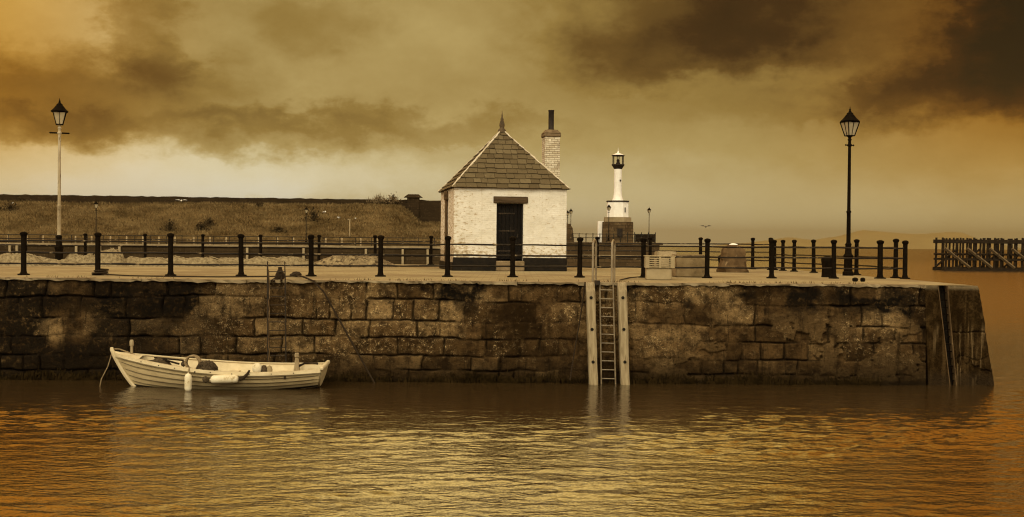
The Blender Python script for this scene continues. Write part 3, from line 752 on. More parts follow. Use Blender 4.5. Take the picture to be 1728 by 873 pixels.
# grass bank: a terrain sheet from the far path up to the wall
bx0, bx1 = -95.0, pd(900, 400, 180).x
nx, ny = 240, 70
gx = np.linspace(bx0, bx1, nx)[None, :].repeat(ny, 0); gt = np.linspace(0, 1, ny)[:, None].repeat(nx, 1)
xr = pd(665, 350, 180).x; xr2 = pd(712, 350, 180).x
topz = 10.0 - 2.9 * sstep(xr, xr2, gx) - .008 * (gx + 95) * 0
prof = .22 * sstep(0, .12, gt) + .78 * sstep(.05, 1.0, gt)
gz = FZ - .1 + (topz - FZ) * prof * (1 + .0) + (fbm(gx * .12, gt * 4, 2, 4) - .5) * 1.5 * np.sin(math.pi * np.clip(gt, 0, 1)) + (fbm(gx * .5, gt * 12, 3, 3) - .5) * .45 * sstep(0, .1, gt)
# worn diagonal path and hollow on the right
gz -= .35 * np.exp(-((gx - (pd(600, 390, 165).x + (gt - .3) * 22)) / 1.6) ** 2) * sstep(.1, .3, gt) * (1 - sstep(.6, .8, gt))
gy = 157.0 + 29.0 * gt
bank = link('grass_bank', grid_mesh('grass_bank', np.stack([gx, gy, gz], -1)), M['bank'])
tag(bank, 'rough winter grass bank rising behind the far harbour wall', 'bank', kind='structure')
# grass tufts
mb = MB(); r_ = random.Random(3)
for k in range(48000):
    i = r_.random() * (nx - 2); j = r_.random() ** .9 * (ny - 2); ii, jj = int(i), int(j)
    b0 = Vector((bx0 + (bx1 - bx0) * i / (nx - 1), 157 + 29 * j / (ny - 1), gz[jj, ii] * (1 - (j - jj)) + gz[jj + 1, ii] * (j - jj) - .05))
    a = r_.uniform(0, 6.28); l = r_.uniform(.2, .55); w = r_.uniform(.03, .085); d = Vector((r_.gauss(0, .2), r_.gauss(0, .15) - .1, l)); s_ = Vector((math.cos(a) * w, math.sin(a) * w, 0))
    mb.add([b0 - s_, b0 + s_, b0 + d], [(0, 1, 2)])
tag(mb.build('grass', M['grass_blade']), 'tussocky winter grass covering the far bank', 'grass', kind='stuff')
# wall along the crest
cy = 187.0
cw = empty('crest_wall', ((bx0 + bx1) / 2, cy, 9), 0, 'dark stone wall along the skyline on top of the grass bank', 'wall')
def crest_z(px): return pd(px, 328 + (px / 740) * 10.5, cy).z
mb = MB(); xs_c = np.linspace(bx0 - 6, bx1, 120); r_ = random.Random(8)
tops = [pd(864 + FPX * xx / cy, 328.0 + ((864 + FPX * xx / cy) / 740) * 10.0, cy).z + r_.uniform(-.09, .05) for xx in xs_c]
vs = []; fs = []
for xx, tz in zip(xs_c, tops): vs += [Vector((xx, cy, 6.0)), Vector((xx, cy, tz)), Vector((xx, cy + .7, tz)), Vector((xx, cy + .7, 6.0))]
for i in range(len(xs_c) - 1):
    o = i * 4
    for k in range(3): fs.append((o + k, o + k + 1, o + 5 + k, o + 4 + k))
fs += [(0, 3, 2, 1), (len(vs) - 4, len(vs) - 3, len(vs) - 2, len(vs) - 1)]
mb.add(vs, fs); mb.build('wall', M['top_wall'], cw)
mb = MB(); p = pd(697, 337, cy - .4); mb.box((p.x, cy + .3, p.z - 1.2), (2.0, 1.1, 3.4)); mb.build('pillar', M['top_wall'], cw)
mb = MB(); mb.box((p.x, cy + .3, p.z + .62), (3.1, 1.6, .55), taper=.55); mb.build('pillar_cap', M['top_wall'], cw)

# hills across the firth
def ridge(name, pts, Yd, label):
    mb = MB(); n = 60; xs_ = np.linspace(pts[0][0], pts[-1][0], n); hs = np.interp(xs_, [p[0] for p in pts], [p[1] for p in pts])
    vs = []; fs = []
    hs = hs + (fbm(xs_ * .03, xs_ * 0 + 1.5, 3, 4) - .5) * 3 * sstep(0, 10, hs)
    for px, hh in zip(xs_, hs):
        X_ = (px - 864) / FPX * Yd; z = max(hh, 0) / FPX * Yd + CAM_H
        for k, (f, dy) in enumerate([(0, 0), (.55, 600), (1, 1500), (.5, 2400), (-.05, 3200)]):
            vs.append(Vector((X_ * (Yd + dy) / Yd, Yd + dy, z * f - 1.0)))
    for i in range(n - 1):
        for k in range(4): o = i * 5 + k; fs.append((o, o + 5, o + 6, o + 1))
    mb.add(vs, fs); o = mb.build(name, M['hill'], None, True, angle=180); tag(o, label, 'hills', kind='structure')
ridge('hills', [(1180, 0), (1260, 8), (1330, 19), (1370, 15), (1410, 20), (1455, 34), (1490, 30), (1540, 26), (1600, 31), (1625, 30), (1660, 14), (1710, 4), (1760, 0)], 19000.0, 'faint range of low hills across the sea on the horizon')

# haze over everything
hz = MB(); hz.box((0, 12000, 188), (44000, 27000, 378.0))
haze = hz.build('haze', None)
hm = bpy.data.materials.new('sea_haze'); hm.use_nodes = True; t = NT(hm.node_tree); t.n.clear()
pv = t.new('ShaderNodeVolumePrincipled'); pv.inputs['Density'].default_value = 6e-5; pv.inputs['Color'].default_value = (.29, .21, .08, 1); pv.inputs['Anisotropy'].default_value = 0.0
mo = t.new('ShaderNodeOutputMaterial'); t.l.new(pv.outputs[0], mo.inputs['Volume']); haze.data.materials.append(hm)
try: hm.volume_intersection_method = 'FAST'
except Exception: pass
tag(haze, 'thin sea haze lying over the harbour and the firth', 'haze', kind='stuff')
haze.location.z = 0

# ================================================================== STRUCTURES
# ---- hut
HT = R(10)
fl = gp(765, 457.3); HW, HD, HH = 4.27, 4.3, 3.10
hut = empty('stone_hut', fl, HT, 'small square whitewashed hut with a pyramid slate roof and black door', 'hut')
def hbuild(mb, name, mat, smooth=False, parent=None): return mb.build(name, mat, parent or hut, smooth, world=False)
DX0, DX1 = 1.60, 2.62; DZ1 = 2.53; DZ0 = .46
def rough_panel(mb, o, u, v, nu, nv, nrm, amp, seed):
    us = np.linspace(0, 1, nu); vs_ = np.linspace(0, 1, nv); U, V = np.meshgrid(us, vs_)
    o, u, v, nrm = (np.array(q, float) for q in (o, u, v, nrm))
    lu, lv = np.linalg.norm(u), np.linalg.norm(v)
    ed = np.minimum(np.minimum(U, 1 - U) * lu, np.minimum(V, 1 - V) * lv); d = (fbm(U * lu * 3 + seed, V * lv * 3, seed, 4) - .5) * amp * sstep(0, .08, ed)
    Pn = o + U[..., None] * u + V[..., None] * v + d[..., None] * nrm
    vs = [Vector(p) for p in Pn.reshape(-1, 3)]; fs = [(j * nu + i, j * nu + i + 1, (j + 1) * nu + i + 1, (j + 1) * nu + i) for j in range(nv - 1) for i in range(nu - 1)]
    mb.add(vs, fs)
mb = MB(); th = .32
# front wall in three pieces round the door, then the other three walls, each with a lumpy face
def lump(mb, x0, x1, z0, z1, seed):
    rough_panel(mb, (x0, 0, z0), (x1 - x0, 0, 0), (0, 0, z1 - z0), max(3, int((x1 - x0) / .06)), max(3, int((z1 - z0) / .06)), (0, -1, 0), .05, seed)
lump(mb, 0, DX0, 0.05, HH, 1); lump(mb, DX1, HW, 0.05, HH, 2); lump(mb, DX0, DX1, DZ1, HH, 3)
mb.add([(DX0, 0, 0.05), (DX0, th, 0.05), (DX0, th, DZ1), (DX0, 0, DZ1)], [(0, 1, 2, 3)])
mb.add([(DX1, 0, 0.05), (DX1, th, 0.05), (DX1, th, DZ1), (DX1, 0, DZ1)], [(3, 2, 1, 0)])
mb.add([(DX0, 0, DZ1), (DX1, 0, DZ1), (DX1, th, DZ1), (DX0, th, DZ1)], [(0, 1, 2, 3)])
rough_panel(mb, (0, HD, 0), (0, -HD, 0), (0, 0, HH), 60, 46, (-1, 0, 0), .05, 4)
rough_panel(mb, (HW, 0, 0), (0, HD, 0), (0, 0, HH), 60, 46, (1, 0, 0), .05, 5)
rough_panel(mb, (HW, HD, 0), (-HW, 0, 0), (0, 0, HH), 60, 46, (0, 1, 0), .05, 6)
hbuild(mb, 'wall', M['hut'])
mb = MB(); mb.box((DX0 / 2 - .01, -.005, .25), (DX0 + .02, .09, .50), bevel=.015); mb.box(((DX1 + HW) / 2 + .01, -.005, .25), (HW - DX1 + .02, .09, .50), bevel=.015)
mb.box((-.005, HD / 2 + .05, .16), (.08, HD, .32), bevel=.015); mb.box((HW + .005, HD / 2 + .05, .25), (.08, HD, .5), bevel=.015)
hbuild(mb, 'plinth', M['plinth'])
mb = MB(); mb.box(((DX0 + DX1) / 2, -.06, .19), (DX1 - DX0 + .03, .34, .38), bevel=.03); hbuild(mb, 'doorstep', M['sill_stone'])
dr = None
mb = MB(); n = 6
for i in range(n):
    w = (DX1 - DX0 - .1) / n; mb.box((DX0 + .05 + w * (i + .5), .17, (.44 + DZ1 - .04) / 2), (w - .008, .04, DZ1 - .48), bevel=.006)
door = hbuild(mb, 'door', M['door'])
for z in (.75, 1.5, 2.15):
    mb = MB(); mb.box(((DX0 + DX1) / 2 - .1, .142, z), (.62, .012, .05)); mb.build('strap_hinge', M['old_iron'], door, world=False)
mb = MB(); mb.box((DX1 - .2, .135, 1.32), (.06, .03, .14)); mb.build('latch', M['old_iron'], door, world=False)
mb = MB()
mb.box((DX0 + .03, .16, (.38 + DZ1) / 2), (.055, .1, DZ1 - .385)); mb.box((DX1 - .03, .16, (.38 + DZ1) / 2), (.055, .1, DZ1 - .385)); mb.box(((DX0 + DX1) / 2, .16, DZ1 - .03), (DX1 - DX0 - .115, .1, .055))
hbuild(mb, 'door_frame', M['plinth'])
mb = MB(); mb.box(((DX0 + DX1) / 2 + .02, .10, DZ1 + .125), (1.30, .30, .245), bevel=.02); hbuild(mb, 'lintel', M['lintel'])

# roof: individual slates in courses on all four slopes
ov = .09; apex = Vector((HW / 2, HD / 2, HH + 2.36)); ez = HH - .02
cor = [Vector((-ov, -ov, ez)), Vector((HW + ov, -ov, ez)), Vector((HW + ov, HD + ov, ez)), Vector((-ov, HD + ov, ez))]
sv = []; sf = []; st_ = []; r_ = random.Random(6)
under = MB()
for k in range(4):
    a, b = cor[k], cor[(k + 1) % 4]
    u = (b - a).normalized(); mid = (a + b) / 2; up_ = (apex - mid); SL = up_.length; up_ = up_ / SL; nr = u.cross(up_).normalized()
    W0 = (b - a).length; rows = 12; rh = SL / rows
    for j in range(rows):
        y0 = j * rh - (0.015 if j == 0 else .04); y1 = (j + 1) * rh
        hw0 = W0 / 2 * (1 - max(y0, 0) / SL); hw1 = W0 / 2 * (1 - min(y1, SL) / SL)
        x = -hw0 - r_.uniform(0, .3); lift0, lift1 = .045, .010
        while x < hw0:
            w = r_.uniform(.24, .44) * (1.05 - .35 * j / rows); xa, xb = x, x + w - .016; x += w
            dy = r_.uniform(-.02, .02); tl = r_.uniform(-.006, .014)
            q = [(max(-hw0, xa), y0 + dy), (min(hw0, xb), y0 + dy), (max(-hw1, min(hw1, xb)), y1), (max(-hw1, min(hw1, xa)), y1)]
            if q[1][0] - q[0][0] < .02: continue
            top = [mid + u * X_ + up_ * Y_ + nr * (lift0 + tl if i_ < 2 else lift1) for i_, (X_, Y_) in enumerate(q)]
            bot = [mid + u * X_ + up_ * Y_ + nr * (lift0 + tl - .013 if i_ < 2 else lift1 - .012) for i_, (X_, Y_) in enumerate(q)]
            o = len(sv); sv += top + bot; sf += [(o, o + 1, o + 2, o + 3), (o + 4, o + 5, o + 1, o), (o + 5, o + 6, o + 2, o + 1), (o + 7, o + 4, o, o + 3)]
            tt = min(1, max(0, r_.gauss(.5, .24))); st_ += [tt] * 8
    under.add([a, b, apex], [(0, 1, 2)])
me = bpy.data.meshes.new('roof'); me.from_pydata([tuple(p) for p in sv], [], sf)
at = me.attributes.new('tone', 'FLOAT', 'POINT'); at.data.foreach_set('value', st_)
me.materials.append(M['slate']); roof = bpy.data.objects.new('roof', me); COL.objects.link(roof); roof.parent = hut
under.add(cor, [(3, 2, 1, 0)])
under.build('roof_boards', M['lintel'], roof, world=False)
r_ = random.Random(2)
for k in range(4):
    mb = MB(); path = []; rad = []
    for i in range(26):
        f = i / 25; p = cor[k].lerp(apex, f) + Vector((0, 0, .03)) + Vector((r_.uniform(-.012, .012), r_.uniform(-.012, .012), r_.uniform(-.008, .012)))
        path.append(p); rad.append(r_.uniform(.022, .040))
    mb.tube(path, rad, 6); mb.build('hip_mortar', M['slate_dirt'], roof, world=False)
mb = MB(); mb.lathe([(.17, -.08), (.15, .02), (.10, .06), (.085, .12), (.105, .17), (.10, .26), (.055, .40), (.065, .43), (.035, .50), (.012, .70), (.004, .78)], 10, apex); hbuild(mb, 'finial', M['lead'], True)
# gutter and pipe on the left side
mb = MB(); mb.box((-.05, 1.9, 2.86), (.20, .24, .34), taper=1.0, bevel=.03); mb.cyl((-.06, 1.9, .3), (-.06, 1.9, 2.70), .06, n=10)
for z in (.6, 1.4, 2.2): mb.cyl((-.06, 1.9, z), (-.06, 1.9, z + .06), .075, n=10)
hbuild(mb, 'drainpipe', M['pipe'])
# chimney on the right-hand rear corner
ch0 = 8.33 - DECK
mb = MB(); mb.box((4.46, 3.86, (ch0 - .28) / 2), (.62, .62, ch0 - .28)); chim = hbuild(mb, 'chimney', M['chimney'])
mb = MB(); mb.box((4.46, 3.86, ch0 - .21), (.70, .70, .13), bevel=.03); mb.box((4.46, 3.86, ch0 - .06), (.70, .70, .17), taper=.72, bevel=.03); mb.build('chimney_cap', M['chimney_cap'], chim, world=False)
mb = MB(); mb.lathe([(.13, ch0), (.135, ch0 + .05), (.115, ch0 + .08), (.115, ch0 + .78), (.125, ch0 + .80), (.125, ch0 + .84), (.09, ch0 + .84), (.09, ch0 + .7)], 14, (4.46, 3.86, 0)); mb.build('chimney_pot', M['black_paint'], chim, True, world=False)

# ---- lighthouse pier (stone wall across the water) and lighthouse
PY = 125.0; pz = 4.03
px0, px1 = pd(880, 410, PY).x, pd(1113, 408, PY).x
pier = empty('lighthouse_pier', ((px0 + px1) / 2, PY, 0), 0, 'dark stone pier across the water carrying the white lighthouse', 'pier')
mb = MB()
prof = [(px0, -.8), (px1 + .5, -.8), (px1 + .32, 1.8), (px1, 2.1), (px1, pz - .25), (px0, pz - .25)]
mb.prism([(a, PY, b) for a, b in prof], (0, 24, 0)); mb.build('stone_wall', M['pier_stone'], pier)
mb = MB(); mb.box(((px0 + px1) / 2 + .1, PY + 11.9, pz - .125), (px1 - px0 + .5, 24.3, .25), bevel=.03); mb.build('coping', M['plinth_stone'], pier)
for z in (1.15, 2.55):
    mb = MB(); mb.box(((px0 + px1) / 2 + .15, PY - .06, z), (px1 - px0 + .2, .2, .16)); mb.build('string_course', M['far_cope'], pier)
# broken stump of wall at the left end of that pier
a = pd(948, 378, PY + 3); b = pd(966.5, 378, PY + 3)
mb = MB(); mb.prism([(a.x, PY + 2, pz), (b.x + .15, PY + 2, pz), (b.x - .05, PY + 2, a.z - .5), (b.x - .35, PY + 2, a.z), (a.x, PY + 2, a.z)], (0, 2.2, 0))
tag(mb.build('wall_stump', M['pier_stone']), 'short broken stump of stone wall beside the right edge of the hut', 'wall')

LY = 137.0
def lz(py): return pd(1043, py, LY).z
lx = pd(1042.5, 330, LY).x; s_ = LY / FPX
lh = empty('lighthouse', (lx, LY, pz), 0, 'small white lighthouse tower on a square stone base with black lantern', 'lighthouse')
zb, zc, zd, zco, zf, zg, zl, zr, ztp = pz, lz(375), lz(367), lz(341), lz(318), lz(284), lz(279), lz(263), lz(258.5)
def oct_(r0): return r0
mb = MB(); mb.lathe([(28.2 * s_, zb), (27.4 * s_, zc)], 8, (lx, LY, 0), .5); base = mb.build('stone_base', M['plinth_stone'], lh)
mb = MB(); mb.lathe([(24.4 * s_, zc - .05), (24 * s_, zd)], 8, (lx, LY, 0), .5); mb.build('base_cap', M['far_cope'], lh)
mb = MB(); mb.box((lx + .12, LY - 27.4 * s_ * .93, lz(393)), (.62, .35, .95)); mb.build('base_doorway', M['black_paint'], lh)
mb = MB(); mb.lathe([(19 * s_, zd - .02), (18.6 * s_, zco)], 8, (lx, LY, 0), .5); mb.build('drum', M['white'], lh)
mb = MB(); mb.lathe([(19.9 * s_, zco - .02), (20.1 * s_, zco + .13)], 8, (lx, LY, 0), .5); mb.build('cornice', M['black_paint'], lh)
mb = MB(); prof = [(10.2 * s_, zco + .12)]
for i in range(9):
    f = i / 8; prof.append(((6.5 + 2.6 * (1 - f) ** 2.6) * s_, zco + .28 + (zf - zco - .28) * f))
prof.append((6.5 * s_, zg)); mb.lathe(prof, 24, (lx, LY, 0)); mb.build('tower', M['white'], lh, True)
mb = MB(); mb.lathe([(6.6 * s_, zg - .12), (8.6 * s_, zg + .12), (10.8 * s_, zl - .02), (10.8 * s_, zl + .10)], 16, (lx, LY, 0)); mb.build('gallery', M['black_paint'], lh)
for k in range(6):
    a_ = k * math.pi / 3 + .26; x_, y_ = lx + 9.3 * s_ * math.cos(a_), LY + 9.3 * s_ * math.sin(a_)
    mb = MB(); mb.cyl((x_, y_, zl), (x_, y_, zr), .055, n=6); mb.build('lantern_post', M['black_paint'], lh)
mb = MB(); mb.lathe([(3.6 * s_, zl), (3.6 * s_, zl + .28), (2.6 * s_, zl + .35), (2.8 * s_, zl + .62), (1.0 * s_, zl + .72)], 12, (lx, LY, 0)); mb.build('lamp_optic', M['black_paint'], lh, True)
mb = MB(); mb.lathe([(10.6 * s_, zr - .06), (11.2 * s_, zr), (10.6 * s_, zr + .07), (10.0 * s_, zr + .07)], 16, (lx, LY, 0)); rr = mb.build('lantern_ring', M['black_paint'], lh)
mb = MB(); mb.lathe([(10.8 * s_, zr + .06), (6.5 * s_, zr + .20), (2.2 * s_, ztp), (1.2 * s_, ztp + .1), (1.3 * s_, ztp + .2), (.25 * s_, ztp + .3), (.2 * s_, ztp + .65)], 16, (lx, LY, 0)); mb.build('lantern_roof', M['white'], lh, True)
for px in (1042, 1053.5):
    p = pd(px, 355, LY); dx = p.x - lx; mb = MB(); mb.box((p.x, LY - 17.0 * s_ * (.93 if px < 1050 else .80), p.z), (.12, .12, .6)); mb.build('slit_window', M['black_paint'], lh)
mb = MB(); p = pd(1046.5, 305, LY); mb.box((p.x, LY - 6.2 * s_, p.z), (.16, .2, .18)); mb.build('porthole', M['black_paint'], lh)
mb = MB(); p = pd(1013, 386, LY + 1); mb.box((p.x + .25, LY + 1, (pz + p.z + .9) / 2), (1.1, 1.2, p.z + .9 - pz), bevel=.04)
tag(mb.build('equipment_cabinet', M['white']), 'white cabinet standing against the left side of the lighthouse base', 'cabinet')

# ---- timber pier
TY = 188.0
tp = empty('timber_pier', pd(1665, 440, TY), 0, 'dark open timber pile pier with diagonal braces standing in the sea', 'pier')
tp.location.z = 0
def tx(px, py): return pd(px, py, TY)
ztop = pd(1620, 406, TY).z; 
x0 = tx(1597, 430).x; npile = 17; sp = 1.15
r_ = random.Random(9)
for row in (0, 1, 2):
    for k in range(npile):
        if row == 1 and k % 2: continue
        xk = x0 + k * sp + (.55 if row == 1 else .25 if row == 2 else 0); yk = TY + row * 2.6
        mb = MB(); lean = r_.uniform(-.06, .06); rr_ = r_.uniform(.16, .21)
        mb.cyl((xk - .12 + lean, yk, -1.5), (xk + lean, yk, ztop + r_.uniform(.35, .55)), rr_ * 1.05, rr_, 8); mb.build('pile', M['dark_timber'], tp)
xe = x0 + npile * sp
for row in (0, 2):
    mb = MB(); mb.box(((x0 + xe) / 2 - .1, TY + row * 2.6 - .28, ztop - .15), (xe - x0 + .5, .22, .62)); mb.build('top_beam', M['dark_timber'], tp)
    mb = MB(); mb.box(((x0 + xe) / 2 - .1, TY + row * 2.6 - .27, .18), (xe - x0 + .6, .26, .75)); mb.build('low_beam', M['dark_timber'], tp)
    mb = MB(); mb.box(((x0 + xe) / 2 - .1, TY + row * 2.6 - .24, 1.9), (xe - x0 + .3, .16, .34)); mb.build('middle_beam', M['dark_timber'], tp)
for k in range(npile):       # cross timbers whose ends poke out over the front
    mb = MB(); mb.cyl((x0 + k * sp + .25, TY - .7, 2.75), (x0 + k * sp + .25, TY + 6, 2.75), .17, n=8); mb.build('cross_timber', M['dark_timber'], tp)
for k in range(5):
    xa = x0 - .45 + k * 3.72; mb = MB()
    mb.tube([(xa, TY - .5, 3.75), (xa + 4.2, TY - .5, .55)], .25, 4); mb.build('diagonal_brace', M['brace_timber'], tp)
for k in range(4):
    xa = x0 + k * 3.9; mb = MB(); mb.tube([(xa, TY + 4.7, .6), (xa + 3.6, TY + 4.7, 3.6)], .17, 4); mb.build('diagonal_brace', M['dark_timber'], tp)

# ================================================================== RAILINGS
def railing(name, posts, heights, rail_h, label, ph, mat_post, mat_rail, group='iron railings round the quay', big=()):
    root = empty(name, posts[0], 0, label, 'railing', group)
    rr = random.Random(len(posts))
    for i, p in enumerate(posts):
        H_ = ph(p) if callable(ph) else ph; k = 1.15 if i in big else 1.0
        mb = MB(); mb.lathe([(.165 * k, 0), (.165 * k, .035), (.10 * k, .05), (.085 * k, .09), (.076 * k, .14), (.072 * k, H_ - .12), (.082 * k, H_ - .11), (.10 * k, H_ - .075), (.105 * k, H_ - .03), (.075 * k, H_ - .005), (.03 * k, H_ + .012)], 12, p)
        lx_, ly_ = rr.uniform(-.012, .012), rr.uniform(-.012, .012)
        mb.v = [Vector((v.x + (v.z - p.z) * lx_, v.y + (v.z - p.z) * ly_, v.z)) for v in mb.v]
        mb.build('post', mat_post, root, True)
    for hgt in rail_h:
        path = []; off = (posts[-1] - posts[0]).normalized()
        for i in range(len(posts) - 1):
            a, b = posts[i], posts[i + 1]
            for f in (0, .33, .67):
                q = a.lerp(b, f) + Vector((0, 0, hgt))
                if f: q += Vector((0, 0, rr.uniform(-.018, .006))); 
                path.append(q)
        path.append(posts[-1] + Vector((0, 0, hgt)))
        mb = MB(); mb.tube(path, [rr.uniform(.021, .030) for _ in path], 8); mb.build('rail', mat_rail, root, True)
        # little collars where rails pass the posts
    return root
front_px = [-88, 40, 165, 288, 407, 525, 642, 755, 865, 978, 1086, 1193, 1302, 1407, 1485, 1527]
fposts = [gp(px, 465.0 + (px - 165) * .0043) for px in front_px]
railing('quay_railing', fposts, None, (.98, .655, .33), 'black iron post and rail fence along the front of the quay before the hut', 1.22, M['iron'], M['rail_iron'], big=(14,))
ret = [fposts[-1], gp(1511, 469.5), gp(1445, 464.5), gp(1373, 460.5), gp(1340, 458.5), gp(1321, 457), gp(1307, 456)]
railing('quay_railing', [p for p in ret[1:]], None, (1.0, .67, .35), 'black iron railing crossing the far right end of the quay behind the tall lamp', 1.28, M['iron'], M['rail_iron'])
bpx = [1270, 1182, 1097, 1008, 915, 820, 727, 633, 538, 440, 342, 245, 144, 43, -60]
bposts = [ret[-1] + Vector((-.1, .3, 0))] + [gp(px, 455.0 + (px - 1307) * .0135) for px in bpx]
railing('quay_railing', bposts, None, (1.10, .76, .40), 'black iron railing along the rear edge of the quay behind the hut', 1.38, M['iron'], M['rail_iron'])

# far railing along the other side of the harbour
fr = empty('far_railing', (fx0, FY + .6, FZ), 0, 'thin dark railing along the top of the far harbour wall', 'railing')
x = pd(4, 400, FY).x - 10; k = 0
while x < fx1 - .5:
    mb = MB(); mb.cyl((x, FY + .6, FZ), (x, FY + .6, FZ + 1.12), .05, n=6); mb.build('post', M['far_iron'], fr); x += 2.11
for hgt in (1.12, .6, .12):
    mb = MB(); mb.cyl((pd(4, 400, FY).x - 10, FY + .6, FZ + hgt), (fx1, FY + .6, FZ + hgt), .035 if hgt < 1 else .055, n=6); mb.build('rail', M['far_iron'], fr)
# pale marker posts behind it
x = pd(14, 400, 156).x; k = 0; mpost = None
while x < pd(640, 400, 156).x:
    if mpost is None:
        mb = MB(); mb.lathe([(.12, 0), (.11, .95), (.06, 1.05)], 8, (x, 156, FZ)); mpost = mb.build('marker_post', M['pale_block'], None)
        me = mpost.data; me.transform(Matrix.Translation((-x, -156, -FZ))); mpost.location = (x, 156, FZ); o = mpost
    else:
        o = mpost.copy(); COL.objects.link(o); o.location = (x, 156, FZ)
    tag(o, 'short pale post in the row behind the far harbour railing', 'post', 'pale posts along the far path'); x += 2.24 if k % 5 else 2.6; k += 1

# railing on the lighthouse pier
pr = empty('pier_railing', (px0, PY + .6, pz), 0, 'thin black railing on the lighthouse pier in front of the stone base', 'railing')
x = pd(966, 400, PY).x; xe = pd(1107, 400, PY).x
n = 12
for i in range(n + 1):
    xx = x + (xe - x) * i / n; mb = MB(); mb.cyl((xx, PY + .6, pz), (xx, PY + .6, pz + (1.0 if i < 8 else 1.15)), .055, n=6); mb.build('post', M['far_iron'], pr)
for hgt in (.92, .5):
    mb = MB(); mb.cyl((x, PY + .6, pz + hgt), (xe, PY + .6, pz + hgt), .035, n=6); mb.build('rail', M['far_iron'], pr)
# dark slatted crates / lobster pots behind it at the right end
a = pd(1072, 402, PY + 3); b = pd(1106, 402, PY + 3)
mb = MB(); n = 14
for i in range(n):
    xx = a.x + (b.x - a.x) * i / n; mb.box((xx + .06, PY + 3, pz + .5), (.12, .1, 1.0))
mb.box(((a.x + b.x) / 2, PY + 3.12, pz + .5), (b.x - a.x, .1, .8))
tag(mb.build('plank_screen', M['dark_timber']), 'low dark screen of upright planks at the right end of the lighthouse pier', 'screen')

# ================================================================== LAMPS
def street_lamp(base, H_, pole_mat, label, bar=False, scale=1.0, detailed=True, group='old fashioned lantern lamp posts', lean=0.0, base_h=1.05):
    root = empty('street_lamp', base, 0, label, 'lamp post', group)
    B = lambda mb, nm, mt, sm=False, par=None: mb.build(nm, mt, par or root, sm, world=False)
    lh_ = .95; zl = H_ - lh_
    n = 12 if detailed else 8
    mb = MB(); mb.lathe([(.19, 0), (.19, .12), (.15, .16), (.14, base_h * .55), (.16, base_h * .58), (.175, base_h * .64), (.12, base_h * .7), (.10, base_h * .95), (.115, base_h), (.08, base_h + .06)], n); B(mb, 'base', M['iron'], True)
    mb = MB(); mb.lathe([(.075, base_h), (.068, base_h * 2.0), (.085, base_h * 2.0 + .02), (.085, base_h * 2.0 + .07), (.06, base_h * 2.0 + .09), (.052, zl - .34)], n); B(mb, 'pole', pole_mat, True)
    mb = MB(); mb.lathe([(.06, zl - .36), (.085, zl - .33), (.085, zl - .29), (.055, zl - .26), (.05, zl - .16), (.075, zl - .12), (.05, zl - .08), (.06, zl - .03), (.11, zl)], n); B(mb, 'neck', M['iron'] if not bar else pole_mat, True)
    mb = MB(); hw = .34 if bar else .16
    mb.cyl((-hw, 0, zl - .31), (hw, 0, zl - .31), .022 if not bar else .03, n=8)
    for s in (-1, 1): mb.lathe([(.0, -.04), (.04, 0), (.0, .04)], 8, (s * hw, 0, zl - .31))
    B(mb, 'ladder_bar', M['iron'], True)
    # lantern: four sloping panes, hipped cap, finial
    b0, b1, z0, z1 = .12, .235, zl + .02, zl + .50
    mb = MB()
    for sx, sy in ((-1, -1), (1, -1), (1, 1), (-1, 1)):
        mb.tube([(sx * b0, sy * b0, z0), (sx * b1, sy * b1, z1)], .018, 6)
    for (bb, zz) in ((b0, z0), (b1, z1)):
        for i in range(4):
            c = [(-bb, -bb), (bb, -bb), (bb, bb), (-bb, bb)]; mb.tube([(*c[i], zz), (*c[(i + 1) % 4], zz)], .02, 6)
    if detailed:
        for i in range(4):
            c0 = [(0, -b0), (b0, 0), (0, b0), (-b0, 0)][i]; c1 = [(0, -b1), (b1, 0), (0, b1), (-b1, 0)][i]; mb.tube([(*c0, z0), (*c1, z1)], .010, 6)
    B(mb, 'lantern_frame', M['iron'])
    mb = MB(); g0, g1 = b0 - .012, b1 - .012
    mb.add([(-g0, -g0, z0), (g0, -g0, z0), (g0, g0, z0), (-g0, g0, z0), (-g1, -g1, z1), (g1, -g1, z1), (g1, g1, z1), (-g1, g1, z1)], [(0, 1, 5, 4), (1, 2, 6, 5), (2, 3, 7, 6), (3, 0, 4, 7)])
    B(mb, 'lantern_glass', M['glass'])
    mb = MB(); mb.lathe([(b1 * 1.28, z1), (b1 * 1.42, z1 + .03), (b1 * 1.30, z1 + .06), (b1 * .95, z1 + .14), (b1 * .6, z1 + .25), (b1 * .5, z1 + .27), (b1 * .48, z1 + .31), (b1 * .25, z1 + .35)], 8 if not detailed else 16, (0, 0, 0), .5); B(mb, 'lantern_cap', M['iron'])
    if detailed:
        for sx, sy in ((-1, -1), (1, -1), (1, 1), (-1, 1)):
            pass
    mb = MB(); mb.lathe([(.035, z1 + .34), (.055, z1 + .37), (.025, z1 + .40), (.045, z1 + .435), (.02, z1 + .46), (.004, z1 + .56)], 8); B(mb, 'lantern_finial', M['iron'], True)
    root.rotation_euler = (0, lean, R(20))
    return root
p = gp(1431, 465.3); p2 = pd(1431, 465, p.y)
street_lamp(p, 5.85, M['iron'], 'tall all black lamp post near the right end of the quay', base_h=1.10)
p = pd(99.5, 452, 44.0); p.z = DECK
lamp2 = street_lamp(p, 6.45, M['pale_post'], 'lamp post with a glare-paled pole and wide ladder bar at the left', bar=True, base_h=1.15)
far_l = street_lamp(pd(162, 411, 158), 5.6, M['far_iron'], 'faint slender lamp post on the far bank right of the pale lamp pole', detailed=False, base_h=.8)
def far_lamp(px, pyb, pyt, Yd, label):
    o = copy_tree(far_l); b = pd(px, pyb, Yd); t_ = pd(px, pyt, Yd); o.location = b; k = (t_.z - b.z) / 5.6
    o.scale = (k, k, k); o['label'] = label; return o
